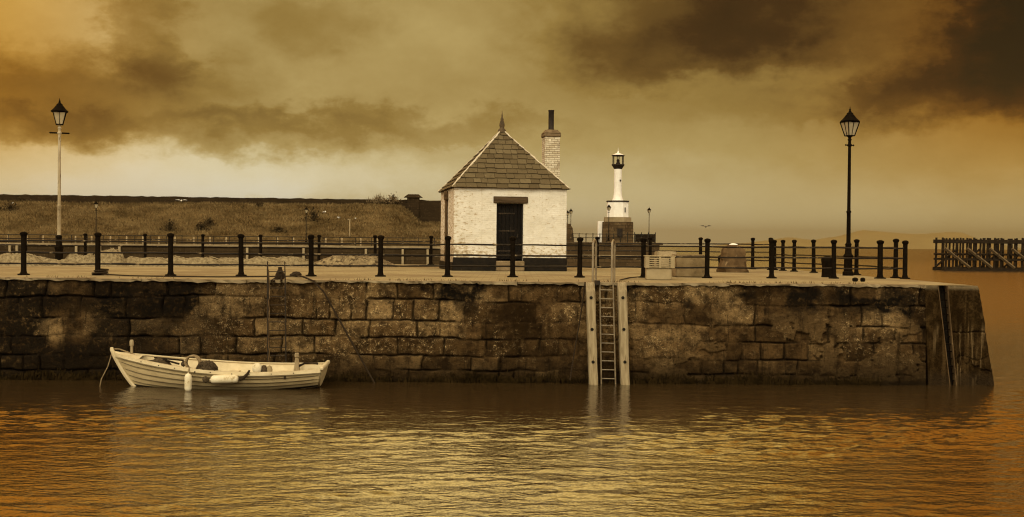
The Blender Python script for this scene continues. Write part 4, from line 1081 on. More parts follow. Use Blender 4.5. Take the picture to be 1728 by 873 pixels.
b = pd(162, 412, 158); far_l.location = b; kk = (pd(162, 339, 158).z - b.z) / 5.6; far_l.scale = (kk,) * 3
far_lamp(516.5, 412, 349, 156.5, 'far lamp post beside the dark bush midway along the grass bank')
far_lamp(1027, 407, 345, 124.9 + 3, 'far lamp post standing in front of the lighthouse base')
far_lamp(1095, 407, 350, 128, 'pale stemmed far lamp post just right of the lighthouse against the sky')
far_lamp(963, 408, 352, 133, 'far lamp post right beside the edge of the hut, the taller looking of the pair')
far_lamp(957.5, 408, 355, 139, 'far lamp post half hidden by the hut corner')
# slim sign post on the bank
sp_ = pd(590, 405, 160); mb = MB(); mb.cyl((sp_.x, 160, FZ), (sp_.x, 160, FZ + 1.3), .11, n=8)
sgn = empty('marker_pole', (sp_.x, 160, FZ), 0, 'thin post with a pale upper half at the foot of the grass bank', 'post')
mb.build('lower_pole', M['far_iron'], sgn); mb = MB(); t_ = pd(590, 371, 160); mb.cyl((sp_.x, 160, FZ + 1.3), (sp_.x, 160, t_.z), .085, n=8); mb.build('upper_pole', M['pale_block'], sgn)
mb = MB(); mb.box((sp_.x - .1, 160, t_.z), (.42, .1, .12)); mb.build('pole_head', M['pale_block'], sgn)

# ================================================================== LADDERS AND FENDERS ON THE WALL
def wpt(px, py, dy): p = wp(px, py); return Vector((p.x, p.y + dy, p.z))
# old iron ladder on the left
l1 = empty('wall_ladder', wpt(468, 478, -.1), 0, 'rusty dark iron ladder hanging down the wall behind the cream boat', 'ladder')
mb = MB(); mb.tube([wpt(453.5, 441, -.16), wpt(454.5, 480, -.16), wpt(455.5, 648, -.18)], [.018, .03, .03], 8); mb.build('side_rail', M['old_iron'], l1)
mb = MB(); mb.tube([wpt(482.5, 441, -.16), wpt(483.5, 480, -.16), wpt(485, 648, -.18)], [.012, .02, .02], 8); mb.build('side_rail', M['old_iron'], l1)
py = 458.5; k = 0
for py in [458.5] + [486 + i * 14.2 for i in range(11)]:
    mb = MB(); mb.cyl(wpt(454.5, py, -.165), wpt(484, py, -.165), .013, n=6); mb.build('rung', M['old_iron'], l1)
mb = MB(); pts_ = [wpt(456, 455, -.2)]; r_ = random.Random(5)
for i in range(24): pts_.append(wpt(456.6 + r_.uniform(-.9, .9), 470 + i * 6.4, -.2))
mb.tube(pts_, .012, 6); tag(mb.build('hanging_rope', M['rock'], None, True), 'thin brown rope hanging down along the left side of the rusty ladder', 'rope')
mb = MB(); mb.lathe([(.0, -.14), (.11, -.1), (.13, 0), (.08, .1), (.05, .16), (.06, .2), (.0, .22)], 10, wpt(471, 464.5, .12))
for a_, b_ in (((470, 463), (459, 474.5)), ((472, 464), (476, 473)), ((470, 466), (463, 475)), ((472, 462), (473, 457.5))):
    mb.tube([wpt(*a_, .1), wpt((a_[0] + b_[0]) / 2 + 1, (a_[1] + b_[1]) / 2, .02), wpt(*b_, -.1)], .025, 6)
tag(mb.build('rope_knot', M['dark_rope'], None, True), 'dark knotted rope bundle tied at the head of the rusty ladder', 'rope')

# pair of fender timbers
def fender_timber(top_px, bot_px, w, label):
    t0 = wpt(top_px, 476.5, -.05); b0 = wpt(bot_px, 655, -.05)
    root = empty('fender_timber', (b0.x, b0.y, 0), 0, label, 'fender', 'upright fender timbers beside the ladder')
    ax = (t0 - b0).normalized(); L_ = (t0 - b0).length
    rotm = ax.to_track_quat('Z', 'Y').to_matrix()
    c0 = b0 - ax * .4; mb = MB(); hw = w / 2
    ex = Vector((1, 0, 0)); ex = (ex - ax * ex.dot(ax)).normalized(); ey = ax.cross(ex)
    prof = [(-hw, -.30), (-hw + .03, -.33), (hw - .03, -.33), (hw, -.30), (hw, .1), (-hw, .1)]
    vs = []; fs = []; ns = 14
    r_ = random.Random(int(top_px))
    for i in range(ns + 1):
        q = c0 + ax * ((L_ + .4) * i / ns)
        for k, (a, b) in enumerate(prof):
            jit = r_.uniform(-.006, .006); bb = b
            if i == ns and b < 0: bb = b + .08
            vs.append(q + ex * (a + jit) + ey * (-bb if ey.y < 0 else bb))
    m_ = len(prof)
    for i in range(ns):
        for k in range(m_): fs.append((i * m_ + k, i * m_ + (k + 1) % m_, (i + 1) * m_ + (k + 1) % m_, (i + 1) * m_ + k))
    fs.append(tuple(range(m_))); fs.append(tuple(range(ns * m_, ns * m_ + m_)))
    mb.add(vs, fs); mb.build('timber', M['timber'], root)
    for f in (.86, .565, .26):
        q = b0 + ax * (L_ * f); mb = MB(); mb.cyl((q.x, q.y - .30, q.z), (q.x, q.y - .345, q.z), .042, n=10); mb.cyl((q.x, q.y - .34, q.z), (q.x, q.y - .365, q.z), .02, n=6); mb.build('bolt', M['plinth'], root)
fender_timber(995.0, 1000.5, .225, 'bleached fender timber with three bolts left of the wall ladder')
fender_timber(1048.0, 1053.5, .225, 'bleached fender timber with three bolts right of the wall ladder')
# ladder between them with hooped handrails
l2 = empty('wall_ladder', wpt(1025, 478, -.1), 0, 'galvanised ladder with two tall hooped handrails between the fender timbers', 'ladder')
for pt, pb in ((1011.5, 1014), (1034, 1038)):
    mb = MB(); mb.tube([wpt(pt, 477, -.12), wpt(pb, 655, -.16)], .021, 8); mb.build('side_rail', M['galv'], l2, True)
for i in range(12):
    py = 489 + i * 14.9; f = (py - 477) / 178; mb = MB()
    mb.cyl(wpt(1011.5 + 2.5 * f, py, -.13), wpt(1034 + 4 * f, py + .6, -.13), .015, n=6); mb.build('rung', M['galv'], l2, True)
for pl, pr_ in ((1000.2, 1006.0), (1032.3, 1037.6)):
    a = wpt(pl, 470, .0); b = gp(pr_ + .3, 471.0); a.z = DECK - .05; b = Vector((a.x + (pr_ - pl) / 63.9 + .01, a.y + .28, DECK))
    ht = 1.12; r0 = (b - a); mid = (a + b) / 2; path = [a]
    for i in range(9):
        an = math.pi * (1 - i / 8); q = mid + Vector((r0.x / 2, r0.y / 2, 0)) * math.cos(an); q.z = DECK + ht - .13 + .13 * math.sin(an); path.append(q)
    path.append(b); mb = MB(); mb.tube(path, .028, 10); mb.build('hoop_handrail', M['galv'], l2, True)
mb = MB(); mb.box(wpt(1007, 477, -.14), (.14, .16, .12)); mb.build('top_bracket', M['old_iron'], l2)

# ropes slanting down the wall and a cable along the deck
def rope(name, pts_, r, mat, label):
    mb = MB(); mb.tube(pts_, r, 6); return tag(mb.build(name, mat, None, True), label, 'rope')
rope('mooring_rope', [gp(500, 467.5) + Vector((0, 0, .05)), wpt(512, 469, -.05) + Vector((0, 0, .03)), wpt(530, 474, -.14), wpt(548, 492, -.17), wpt(590, 567, -.2), wpt(634, 645, -.25), wpt(640, 656, -.28)], .024, M['dark_rope'], 'dark mooring rope slanting down the wall right of the rusty ladder')
rope('mooring_rope', [wpt(987, 476, -.10), wpt(984, 500, -.15), wpt(978, 540, -.17), wpt(969, 590, -.18), wpt(961, 640, -.22)], .020, M['dark_rope'], 'thin dark rope hanging down the wall left of the fender timbers')
rope('deck_cable', [fposts[2] + Vector((.15, -.1, .04)), gp(220, 467.0) + Vector((0, 0, .025)), gp(300, 468.4) + Vector((0, 0, .025)), gp(370, 469) + Vector((0, 0, .025)), gp(452, 468.2) + Vector((0, 0, .025)), gp(492, 468.0) + Vector((0, 0, .03))], .020, M['dark_rope'], 'dark cable lying along the quay edge from the second railing post')
mb = MB(); mb.lathe([(.0, 0), (.14, .02), (.16, .08), (.1, .14), (0, .16)], 9, gp(500, 467.5)); mb.box(gp(495, 467.6) + Vector((0, 0, .05)), (.2, .12, .08), bevel=.02)
tag(mb.build('mooring_ring', M['dark_rope'], None, True), 'lump of iron and rope on the quay edge right of the rusty ladder', 'mooring')
mb = MB(); pts_ = [fposts[2] + Vector(((.20 + .03 * math.sin(a_ * .31)) * math.cos(a_ * .6) + .08, (.20 + .03 * math.cos(a_ * .23)) * math.sin(a_ * .6), .03 + .006 * a_)) for a_ in range(26)]
mb.tube(pts_, .024, 6); tag(mb.build('rope_coil', M['dark_rope'], None, True), 'dark rope turned round the foot of a railing post at the left', 'rope')
rope('deck_cable', [gp(1046, 474.0) + Vector((0, 0, .02)), gp(1062, 470) + Vector((0, 0, .02)), gp(1088, 467.5) + Vector((0, 0, .02))], .016, M['dark_rope'], 'short dark cable on the deck running from the hooped ladder to a railing post')
mb = MB()
for dx, s in ((-.12, 1.0), (.1, .85)): q = gp(1450, 475.6) + Vector((dx, 0, 0)); mb.lathe([(.05, 0), (.085 * s, .03), (.085 * s, .09), (.03, .12)], 8, q)
tag(mb.build('mooring_cleat', M['iron'], None, True), 'small black double headed cleat on the deck edge at the right', 'cleat')

# ================================================================== THINGS ON THE DECK
q = gp(1112, 472.5)
cr = empty('fish_crate', (q.x, q.y, DECK), R(-4), 'pale slatted plastic crate stack at the quay edge beside the concrete block', 'crate')
mb = MB()
mb.box((.0, .35, .17), (.74, .62, .34), bevel=.02); mb.build('lower_crate', M['crate'], cr, world=False)
mb = MB()
W_, D_, H0, H1 = .90, .74, .345, .70
for i in range(6):
    z = H0 + .03 + i * .062; mb.box((.03, 0, z), (W_ - .26, .02, .034)); 
    mb.box((.03, D_ - .02, z), (W_ - .26, .02, .034)); mb.box((-W_ / 2 + .07, D_ / 2, z), (.02, D_ - .1, .034)); mb.box((W_ / 2 - .01, D_ / 2, z), (.02, D_ - .1, .034))
for xx in (-W_ / 2 + .11, W_ / 2 - .06, .03):
    mb.box((xx, 0, (H0 + H1) / 2), (.12 if xx != .03 else .06, .035, H1 - H0)); mb.box((xx, D_ - .02, (H0 + H1) / 2), (.12, .035, H1 - H0))
mb.box((.03, D_ / 2 - .01, H1 - .012), (W_, D_ + .03, .03), bevel=.008); mb.box((.03, D_ / 2, H0 + .012), (W_ - .04, D_ - .06, .02))
mb.build('slatted_crate', M['crate'], cr, world=False)
q = gp(1166.5, 468.0)
def lumpy_box(name, c, size, rz, mat, seed, label, cat, parent=None):
    import bmesh
    bm = bmesh.new(); bmesh.ops.create_cube(bm, size=1)
    for v in bm.verts: v.co = Vector((v.co.x * size[0], v.co.y * size[1], (v.co.z + .5) * size[2]))
    bmesh.ops.bevel(bm, geom=bm.edges[:], offset=.025, segments=2, affect='EDGES')
    bmesh.ops.subdivide_edges(bm, edges=bm.edges[:], cuts=3, use_grid_fill=True)
    r_ = random.Random(seed)
    for v in bm.verts:
        if v.co.z > .02: v.co += Vector((r_.gauss(0, .006), r_.gauss(0, .006), r_.gauss(0, .006)))
    me = bpy.data.meshes.new(name); bm.to_mesh(me); bm.free(); o = link(name, me, mat, None)
    o.location = c; o.rotation_euler.z = rz; return tag(o, label, cat, 'concrete blocks on the deck')
lumpy_box('concrete_block', (q.x, q.y + .45, DECK), (1.02, .9, .71), R(3), M['block'], 1, 'brown stained concrete block with dark base line behind the railing', 'block')
q = gp(1130, 464.5); lumpy_box('concrete_block', (q.x, q.y + 1.1, DECK), (.66, .7, .80), R(3), M['pale_block'], 2, 'paler concrete block half hidden behind the slatted crate', 'block')
# rough tapered stone with a bird-whitened top
q = gp(1241, 460.3); n = 20; prof = []
mb = MB(); r_ = random.Random(31); Hs = 1.06; vs = []; fs = []; rows = 14
for j in range(rows + 1):
    f = j / rows
    rad = .55 - .16 * f if f < .72 else .435 * math.sqrt(max(.12, 1 - .92 * ((f - .72) / .28) ** 2))
    for k in range(n):
        a_ = 2 * math.pi * k / n; rr_ = rad * (1 + .36 * (float(fbm(np.array(k * .55), np.array(j * .5), 2, 3)) - .5) + r_.uniform(-.03, .03)) if k < n - 1 else rad; se = (abs(math.cos(a_)) ** 4 + abs(math.sin(a_)) ** 4) ** -.25
        vs.append(Vector((q.x + rr_ * se * math.cos(a_) * .98, q.y + .55 + rr_ * se * math.sin(a_), DECK + Hs * f)))
for j in range(rows):
    for k in range(n): k2 = (k + 1) % n; fs.append((j * n + k, j * n + k2, (j + 1) * n + k2, (j + 1) * n + k))
fs.append(tuple(range(rows * n, rows * n + n))); mb.add(vs, fs)
stn = empty('mooring_stone', (q.x, q.y + .5, DECK), 0, 'rough tapering brown stone bollard with bird whitened top', 'stone bollard')
mb.build('stone', M['rock'], stn, True, angle=35)
mb = MB(); mb.lathe([(.17, .0), (.15, .03), (.09, .05), (.03, .06)], 9, (q.x + .02, q.y + .55, DECK + Hs - .008), sy=.9); mb.build('white_top', M['guano'], stn, True)
def bollard(c, r, h_, label):
    mb = MB(); mb.lathe([(r * .95, 0), (r * .9, .05), (r * .82, h_ * .5), (r * .95, h_ * .72), (r * 1.0, h_ * .88), (r * .85, h_ * .97), (r * .4, h_ * 1.02)], 18, c)
    tag(mb.build('iron_bollard', M['iron'], None, True), label, 'bollard', 'iron mooring bollards')
bollard(gp(1398.5, 468.3) + Vector((0, .2, 0)), .20, .67, 'squat rounded black bollard just left of the tall black lamp post')
bollard(gp(1222.5, 456.5) + Vector((0, .6, 0)), .17, .62, 'dark bollard half hidden behind the tapering stone')

# heaps along the back of the deck at the left
def heap(px, py, w, d, h_, seed, mat, label, strands=60):
    c = gp(px, py); n, m_ = 34, 14; r_ = random.Random(seed)
    U, V = np.meshgrid(np.linspace(-1, 1, n), np.linspace(-1, 1, m_))
    rr = np.sqrt(U ** 2 + V ** 2); ang_ = np.arctan2(V, U)
    e = 1 - sstep(.30, 1.0 - .12 * vnoise(ang_ * 2 + seed, ang_ * 0 + 3, seed), rr)
    hh = h_ * e * (.55 + .9 * fbm(U * w * .9 + seed * 3, V * d * .9, seed, 4, .6)) - .02
    Pn = np.stack([U * w / 2, V * d / 2, np.maximum(hh, -.03)], -1)
    o = link('net_heap', grid_mesh('net_heap', Pn), mat); o.location = c
    tag(o, label, 'heap', 'heaps along the back of the quay')
    mb = MB()
    for k in range(strands):
        a_ = r_.uniform(-.75, .75); b_ = r_.uniform(-.75, .2); pts_ = []
        for i in range(5):
            uu_, vv_ = a_ + (i - 2) * .05 + r_.uniform(-.03, .03), b_ + r_.uniform(-.1, .1)
            ii = int(np.clip((uu_ + 1) / 2 * (n - 1), 0, n - 1)); jj = int(np.clip((vv_ + 1) / 2 * (m_ - 1), 0, m_ - 1))
            pts_.append(Vector((uu_ * w / 2, vv_ * d / 2, max(hh[jj, ii], -.03) + r_.uniform(.0, .035))))
        mb.tube(pts_, .012, 4)
    mb.build('loose_strands', M['rope'] if mat != M['pale_net'] else M['crate'], o, world=False)
    return o
heap(22, 449.0, 3.6, 1.2, .42, 1, M['pale_net'], 'low pale heap of crumpled netting at the far left')
heap(85, 449.0, 4.2, 1.2, .30, 2, M['pale_net'], 'long flat pale heap of netting between the first two railing posts')
heap(137, 449.2, 2.2, 1.1, .44, 3, M['pale_net'], 'small pale mound left of the large rounded heap')
heap(186, 449.4, 1.75, 1.3, .62, 4, M['pale_net'], 'large rounded pale heap right of the second railing post', 90)
heap(245, 449.6, 3.6, 1.1, .34, 5, M['pale_net'], 'low pale heap before the third railing post')
heap(322, 450, 4.4, 1.1, .36, 6, M['pale_net'], 'long low pale heap right of the third railing post')
heap(415, 450, 4.6, 1.1, .34, 7, M['pale_net'], 'low pale heap behind the fourth railing post')
heap(495, 450.2, 3.0, 1.1, .36, 8, M['pale_net'], 'pale heap left of the fifth railing post above the rusty ladder')
heap(592, 450.8, 4.6, 1.4, .44, 9, M['dry_heap'], 'browner heap of dry rubble and weed left of the hut', 140)
mb = MB(); p = gp(541, 450.0); mb.prism([p + Vector((-.25, 0, 0)), p + Vector((.3, 0, 0)), p + Vector((.3, 0, .20)), p + Vector((-.05, 0, .18))], (0, .5, 0))
tag(mb.build('dark_chest', M['net']), 'small dark wedge shaped box between the pale and the brown heaps', 'box')

# ================================================================== BOAT
BL = 5.30; WLY = 28.35
bc = pd(369, 640, WLY)
boat = empty('rowing_boat', (bc.x, WLY, 0.045), R(0.5), 'cream clinker rowing boat moored at the foot of the stone wall', 'boat')
NS = 40
def sheer(t):    # t: 0 at the bow, 1 at the transom
    return .40 + .41 * (1 - t) ** 2.4 * 1.0 + .09 * max(0, (t - .55) / .45) ** 1.6
def beam(t):
    return .76 * (1 - (1 - min(t / .62, 1)) ** 2.3) * (1 - .34 * max(0, (t - .62) / .38) ** 1.7)
def bx(t, q):    # longitudinal position, with raked stem and transom (q: 0 keel, 1 gunwale)
    top = -BL / 2 + BL * t; rake = .60 * (1 - q) * (1 - t) ** 2.2; aft = -.15 * (1 - q) * t ** 6
    return top + rake + aft
def keelz(t): return -.20 + .10 * (1 - t) ** 5 + .17 * t ** 4
def sect(t, q):  # point on the hull, starboard (+y is the wall side)
    zk, zs = keelz(t), sheer(t); b_ = beam(t)
    yy = b_ * (.62 * (1 - (1 - q) ** 2.6) + .38 * q) * (1.0 if t > .0 else 0)
    zz = zk + (zs - zk) * (q ** 1.45 * .75 + q * .25)
    return Vector((bx(t, q), yy, zz))
HEEL = R(3.0)
hm_ = Matrix.Rotation(HEEL, 4, 'X')   # leans a little towards the camera
boat.rotation_euler = (HEEL, 0, R(.5))
qs = [0, .18, .34, .50, .66, .82, 1.0]
def hull_mesh():
    mb = MB()
    for side in (-1, 1):
        for k in range(len(qs) - 1):
            q0, q1 = qs[k], qs[k + 1]; rows = []
            for i in range(NS + 1):
                t = i / NS; row = []
                fade = min(1, t / .10)
                for f, o in ((0, .042), (.03, .042), (.5, .020), (1.0, .0)):
                    p = sect(t, q0 + (q1 - q0) * f); n_ = Vector((0, .85, -.5)); oo = o * fade
                    p = p + n_ * oo; row.append(Vector((p.x, p.y * side, p.z)))
                pb = sect(t, q0); row.insert(0, Vector((pb.x, pb.y * side, pb.z)))
                rows.append(row)
            m_ = len(rows[0]); vs = [p for r in rows for p in r]; fs = []
            for i in range(NS):
                for j in range(m_ - 1):
                    fs.append((i * m_ + j, i * m_ + j + 1, (i + 1) * m_ + j + 1, (i + 1) * m_ + j))
            mb.add(vs, fs)
    return mb
lap_shade = MB()  # dark tubes under the plank laps stand in for their shade
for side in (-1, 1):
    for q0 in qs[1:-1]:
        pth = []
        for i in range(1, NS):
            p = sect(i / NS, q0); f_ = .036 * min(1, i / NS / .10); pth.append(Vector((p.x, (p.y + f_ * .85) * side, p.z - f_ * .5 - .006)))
        lap_shade.tube(pth, .0055, 4)
hull = hull_mesh().build('hull', M['cream'], boat, True, world=False, angle=30)
lap_shade.build('lap_shade_lines', M['old_iron'], hull, world=False)
# inner lining
mb = MB()
for side in (-1, 1):
    vs = []; fs = []; qq = [.12, .3, .5, .7, .85, 1.0]
    for i in range(NS + 1):
        t = i / NS
        for q in qq:
            p = sect(t, q); yy = max(p.y - .045, 0.0); vs.append(Vector((p.x + (.03 if t < .02 else 0), yy * side, p.z)))
    m_ = len(qq)
    for i in range(NS):
        for j in range(m_ - 1): fs.append((i * m_ + j, i * m_ + j + 1, (i + 1) * m_ + j + 1, (i + 1) * m_ + j))
    mb.add(vs, fs)
mb.build('inner_planking', M['cream_top'], boat, True, world=False)
vs = []; fs = []; mb = MB()
for i in range(NS + 1):
    t = i / NS; p = sect(t, .30); vs += [Vector((p.x, -p.y + .04, p.z)), Vector((p.x, p.y - .04, p.z))]
for i in range(NS): fs.append((i * 2, i * 2 + 1, i * 2 + 3, i * 2 + 2))
mb.add(vs, fs); mb.build('floor_boards', M['timber'], boat, world=False)
# dark band below the lowest visible strake
mb = MB()
for side in (-1, 1):
    vs = []; fs = []; qq = [0, .08, .16, .24, .315]
    for i in range(NS + 1):
        t = i / NS
        for q in qq:
            p = sect(t, q * (1.0 - .25 * (1 - t) ** 3)); vs.append(Vector((p.x, (p.y + .036 * min(1, t / .08)) * side, p.z - .018)))
    m_ = len(qq)
    for i in range(NS):
        for j in range(m_ - 1): fs.append((i * m_ + j, i * m_ + j + 1, (i + 1) * m_ + j + 1, (i + 1) * m_ + j))
    mb.add(vs, fs)
mb.build('bottom_band', M['hull_bottom'], boat, True, world=False)
# gunwale cap and rubbing strake
for side in (-1, 1):
    path = []; mb = MB(); vs = []; fs = []
    for i in range(NS + 1):
        t = i / NS; p = sect(t, 1.0); f = min(1, t / .05)
        for a, b in ((-.075, .006), (.055, .014), (.064, -.065), (.03, -.10), (-.02, -.06)):
            vs.append(Vector((p.x, max(p.y + a * f, 0.004) * side, p.z + b)))
    for i in range(NS):
        for j in range(5): fs.append((i * 5 + j, i * 5 + (j + 1) % 5, (i + 1) * 5 + (j + 1) % 5, (i + 1) * 5 + j))
    fs += [(0, 1, 2, 3, 4), tuple(NS * 5 + j for j in (4, 3, 2, 1, 0))]
    mb.add(vs, fs); mb.build('gunwale', M['cream_top'], boat, True, world=False, angle=25)
# stem post, transom, keel
mb = MB(); path = []
for i in range(10):
    q = i / 9; path.append(sect(0, q) + Vector((-.012, 0, 0)))
path[-1] += Vector((-.01, 0, .07)); path.append(path[-1] + Vector((-.008, 0, .05)))
mb.tube(path, [.05] * 9 + [.05, .035], 6); mb.build('stem_post', M['cream_top'], boat, True, world=False)
mb = MB(); pl = [sect(1, q) for q in (0.02, .16, .3, .44, .57, .7, .83, 1.0)]
mb.prism([Vector((p.x, p.y, p.z)) for p in pl] + [Vector((p.x, -p.y, p.z)) for p in pl[::-1]], (.05, 0, 0)); mb.build('transom', M['cream'], boat, world=False)
mb = MB(); pe = sect(1, 1); mb.box((pe.x + .03, 0, pe.z + .03), (.09, pe.y * 2 + .12, .085), bevel=.02); mb.build('transom_cap', M['cream_top'], boat, world=False)
for t in (.30, .55, .80):
    p = sect(t, .78); mb = MB(); mb.box((p.x, 0, p.z - .02), (.24, p.y * 2 - .08, .035), bevel=.008); mb.build('thwart', M['cream_top'], boat, world=False)
# little foredeck in the bow
mb = MB(); vs = []; fs = []
for i in range(9):
    t = .005 + .135 * i / 8; p = sect(t, 1.0); vs += [Vector((p.x, -p.y, p.z - .005)), Vector((p.x, 0, p.z + .035)), Vector((p.x, p.y, p.z - .005))]
for i in range(8):
    for j in range(2): fs.append((i * 3 + j, i * 3 + j + 1, i * 3 + 4 + j, i * 3 + 3 + j))
mb.add(vs, fs); mb.build('foredeck', M['cream_top'], boat, True, world=False)
p = sect(.085, 1.0); mb = MB(); mb.lathe([(.035, -.1), (.035, .22), (.055, .24), (.055, .34), (.04, .38)], 10, (p.x, .08, p.z)); mb.build('mooring_post', M['timber'], boat, True, world=False)
p = sect(.86, 1.0); mb = MB(); mb.box((p.x, .35, p.z + .03), (.15, .15, .34), taper=.55, bevel=.02); mb.box((p.x, .35, p.z + .26), (.10, .1, .12), bevel=.02); mb.build('rudder_head', M['timber'], boat, world=False)
mb = MB(); mb.tube([(p.x + .05, .33, p.z - .02), (p.x + .2, .30, p.z + .06), (p.x + .4, .28, p.z + .075), (p.x + .55, .26, p.z + .06)], [.03, .025, .022, .028], 8); mb.build('tiller', M['dark_timber'], boat, True, world=False)
for t in (.16, .25, .33, .40, .50, .60, .68, .78, .88):
    p = sect(t, 1.0); mb = MB(); mb.cyl((p.x, -p.y - .058, p.z - .03), (p.x, -p.y - .072, p.z - .03), .014, n=6); mb.build('gunwale_bolt', M['old_iron'], boat, world=False)
p = sect(.84, .82); mb = MB(); mb.box((p.x, -p.y - .045, p.z), (.05, .03, .10)); mb.build('hull_ring', M['old_iron'], boat, world=False)
bM = Matrix.LocRotScale(boat.location, boat.rotation_euler, None)
def bw_(t, q, out=0.0, up_=0.0, side=-1):
    p = sect(t, q); return bM @ Vector((p.x, (p.y + out) * side, p.z + up_))
# fenders hung over the near side
fa = bw_(.40, 1.0, .14, -.07)
def capsule(r, L_, n=14):
    pr = [(.018, -L_ / 2 - .02), (.022, -L_ / 2), (.55 * r, -L_ / 2 + .01), (.85 * r, -L_ / 2 + .035), (r, -L_ / 2 + .08)]; return pr + [(a, -z) for a, z in pr[::-1]]
f1 = empty('boat_fender', (fa.x, fa.y, fa.z - .25), 0, 'white fender hanging upright over the near side of the boat', 'fender', 'white fenders on the boat')
mb = MB(); mb.lathe(capsule(.088, .44), 14); mb.build('body', M['fender'], f1, True, world=False)
mb = MB(); mb.tube([(0, 0, .20), (0, .03, .28), (0, .10, .36)], .014, 6); mb.build('lanyard', M['rope'], f1, world=False)
fb_ = bw_(.565, .80, .17, 0)
f2 = empty('boat_fender', (fb_.x, fb_.y, fb_.z), 0, 'white fender lashed lying lengthwise along the near side of the boat', 'fender', 'white fenders on the boat')
mb = MB(); mb.lathe(capsule(.105, .68), 14); mb.v = [Matrix.Rotation(R(88), 3, 'Y') @ v for v in mb.v]; mb.build('body', M['fender'], f2, True, world=False)
mb = MB(); mb.lathe([(0, -.09), (.07, -.06), (.085, 0), (.07, .06), (0, .09)], 10, (-.46, 0, -.01)); mb.build('end_float', M['net'], f2, True, world=False)
mb = MB(); mb.tube([(.36, 0, 0), (.47, .0, .04), (.55, .02, .13), (.60, .05, .22)], [.05, .045, .03, .025], 8); mb.build('lashing', M['dark_rope'], f2, True, world=False)
# gear inside the boat
def blob_net(c, sx, sy, sz, seed, mat, name, label, strands=30, cat='net', smat=None):
    r_ = random.Random(seed); mb = MB(); n, m_ = 18, 9; vs = []; fs = []
    for j in range(m_ + 1):
        ph_ = math.pi / 2 * (j / m_) ; 
        for k in range(n):
            a_ = 2 * math.pi * k / n; w = 1 + .35 * (vnoise(np.array(k * .7 + seed), np.array(j * .8), seed) - .5) + r_.uniform(-.04, .04)
            vs.append(Vector((c.x + sx * math.cos(ph_) * math.cos(a_) * w, c.y + sy * math.cos(ph_) * math.sin(a_) * w, c.z + sz * math.sin(ph_) * w)))
    for j in range(m_):
        for k in range(n): k2 = (k + 1) % n; fs.append((j * n + k, j * n + k2, (j + 1) * n + k2, (j + 1) * n + k))
    mb.add(vs, fs)
    for k in range(strands):
        a_ = r_.uniform(0, 6.28); pts_ = []
        for i in range(5):
            e = r_.uniform(0, 1.2); a2 = a_ + i * .22
            pts_.append(c + Vector((sx * 1.06 * math.cos(e) * math.cos(a2), sy * 1.06 * math.cos(e) * math.sin(a2), sz * 1.04 * math.sin(e))))
        mb.tube(pts_, .010, 4)
    return tag(mb.build(name, mat, None, True), label, cat)
c = bw_(.225, .95, -.35, 0); blob_net(Vector((c.x, c.y, c.z - .16)), .30, .26, .26, 3, M['net'], 'tarpaulin_bundle', 'dark bundle of gear lying in the bow of the boat', 14, 'bundle')
mb = MB(); c = bw_(.25, 1.0, -.3, .02); mb.tube([c + Vector((-.45, .1, -.02)), c + Vector((.0, .05, .03)), c + Vector((.42, -.05, -.06))], .025, 6); mb.tube([c + Vector((-.3, .25, .06)), c + Vector((.45, .22, .0))], .022, 6)
tag(mb.build('oars', M['dark_timber'], None, True), 'dark spars lying across the bow bundle in the boat', 'spar')
c = bw_(.385, 1.0, -.55, .0); mb = MB()
for k in range(7):
    pts_ = [c + Vector(((.17 + .012 * (k % 3)) * math.cos(a_ * math.pi / 8), .05 * (k - 3) * .4 + .01, .05 + (.17 + .012 * (k % 2)) * math.sin(a_ * math.pi / 8))) for a_ in range(17)]
    mb.tube(pts_, .022, 6)
tag(mb.build('rope_coil', M['rope'], None, True), 'pale coil of rope standing upright inside the boat', 'rope')
c = bw_(.36, .95, -.5, 0); mb = MB(); mb.lathe([(0, -.07), (.06, -.03), (.07, .02), (.03, .08), (0, .09)], 9, c + Vector((-.12, .05, .04))); tag(mb.build('net_float', M['net'], None, True), 'little dark float beside the upright rope coil', 'float')
c = bw_(.475, 1.0, -.12, -.04); blob_net(Vector((c.x, c.y, c.z)), .26, .16, .25, 8, M['net'], 'fishing_net', 'dark bunched net draped over the near gunwale amidships', 40)
mb = MB(); mb.tube([c + Vector((-.2, -.10, .10)), c + Vector((-.26, -.16, -.02))], .02, 6); mb.tube([c + Vector((.2, -.1, .1)), c + Vector((.24, -.17, -.03))], .02, 6)
tag(mb.build('hanging_ropes', M['dark_rope'], None), 'loose dark cords hanging from the bunched net', 'rope')
c = bw_(.685, 1.0, -.70, .0); mb = MB(); mb.lathe([(0, -.14), (.09, -.12), (.125, -.03), (.12, .05), (.07, .115), (0, .13)], 14, c); tag(mb.build('round_buoy', M['fender'], None, True), 'round white buoy sitting in the boat towards the stern', 'buoy')
mb = MB(); mb.lathe([(.0, -.14), (.075, -.12), (.08, 0), (.06, .08), (0, .1)], 12, c + Vector((.17, .02, -.02))); tag(mb.build('dark_buoy', M['net'], None, True), 'dark buoy next to the round white buoy', 'buoy')
mb = MB(); mb.lathe([(.0, -.12), (.07, -.1), (.08, -.02), (.05, .07), (0, .09)], 12, c + Vector((.30, .05, -.02))); tag(mb.build('yellowed_buoy', M['crate'], None, True), 'small yellowed buoy aft of the dark buoy', 'buoy')
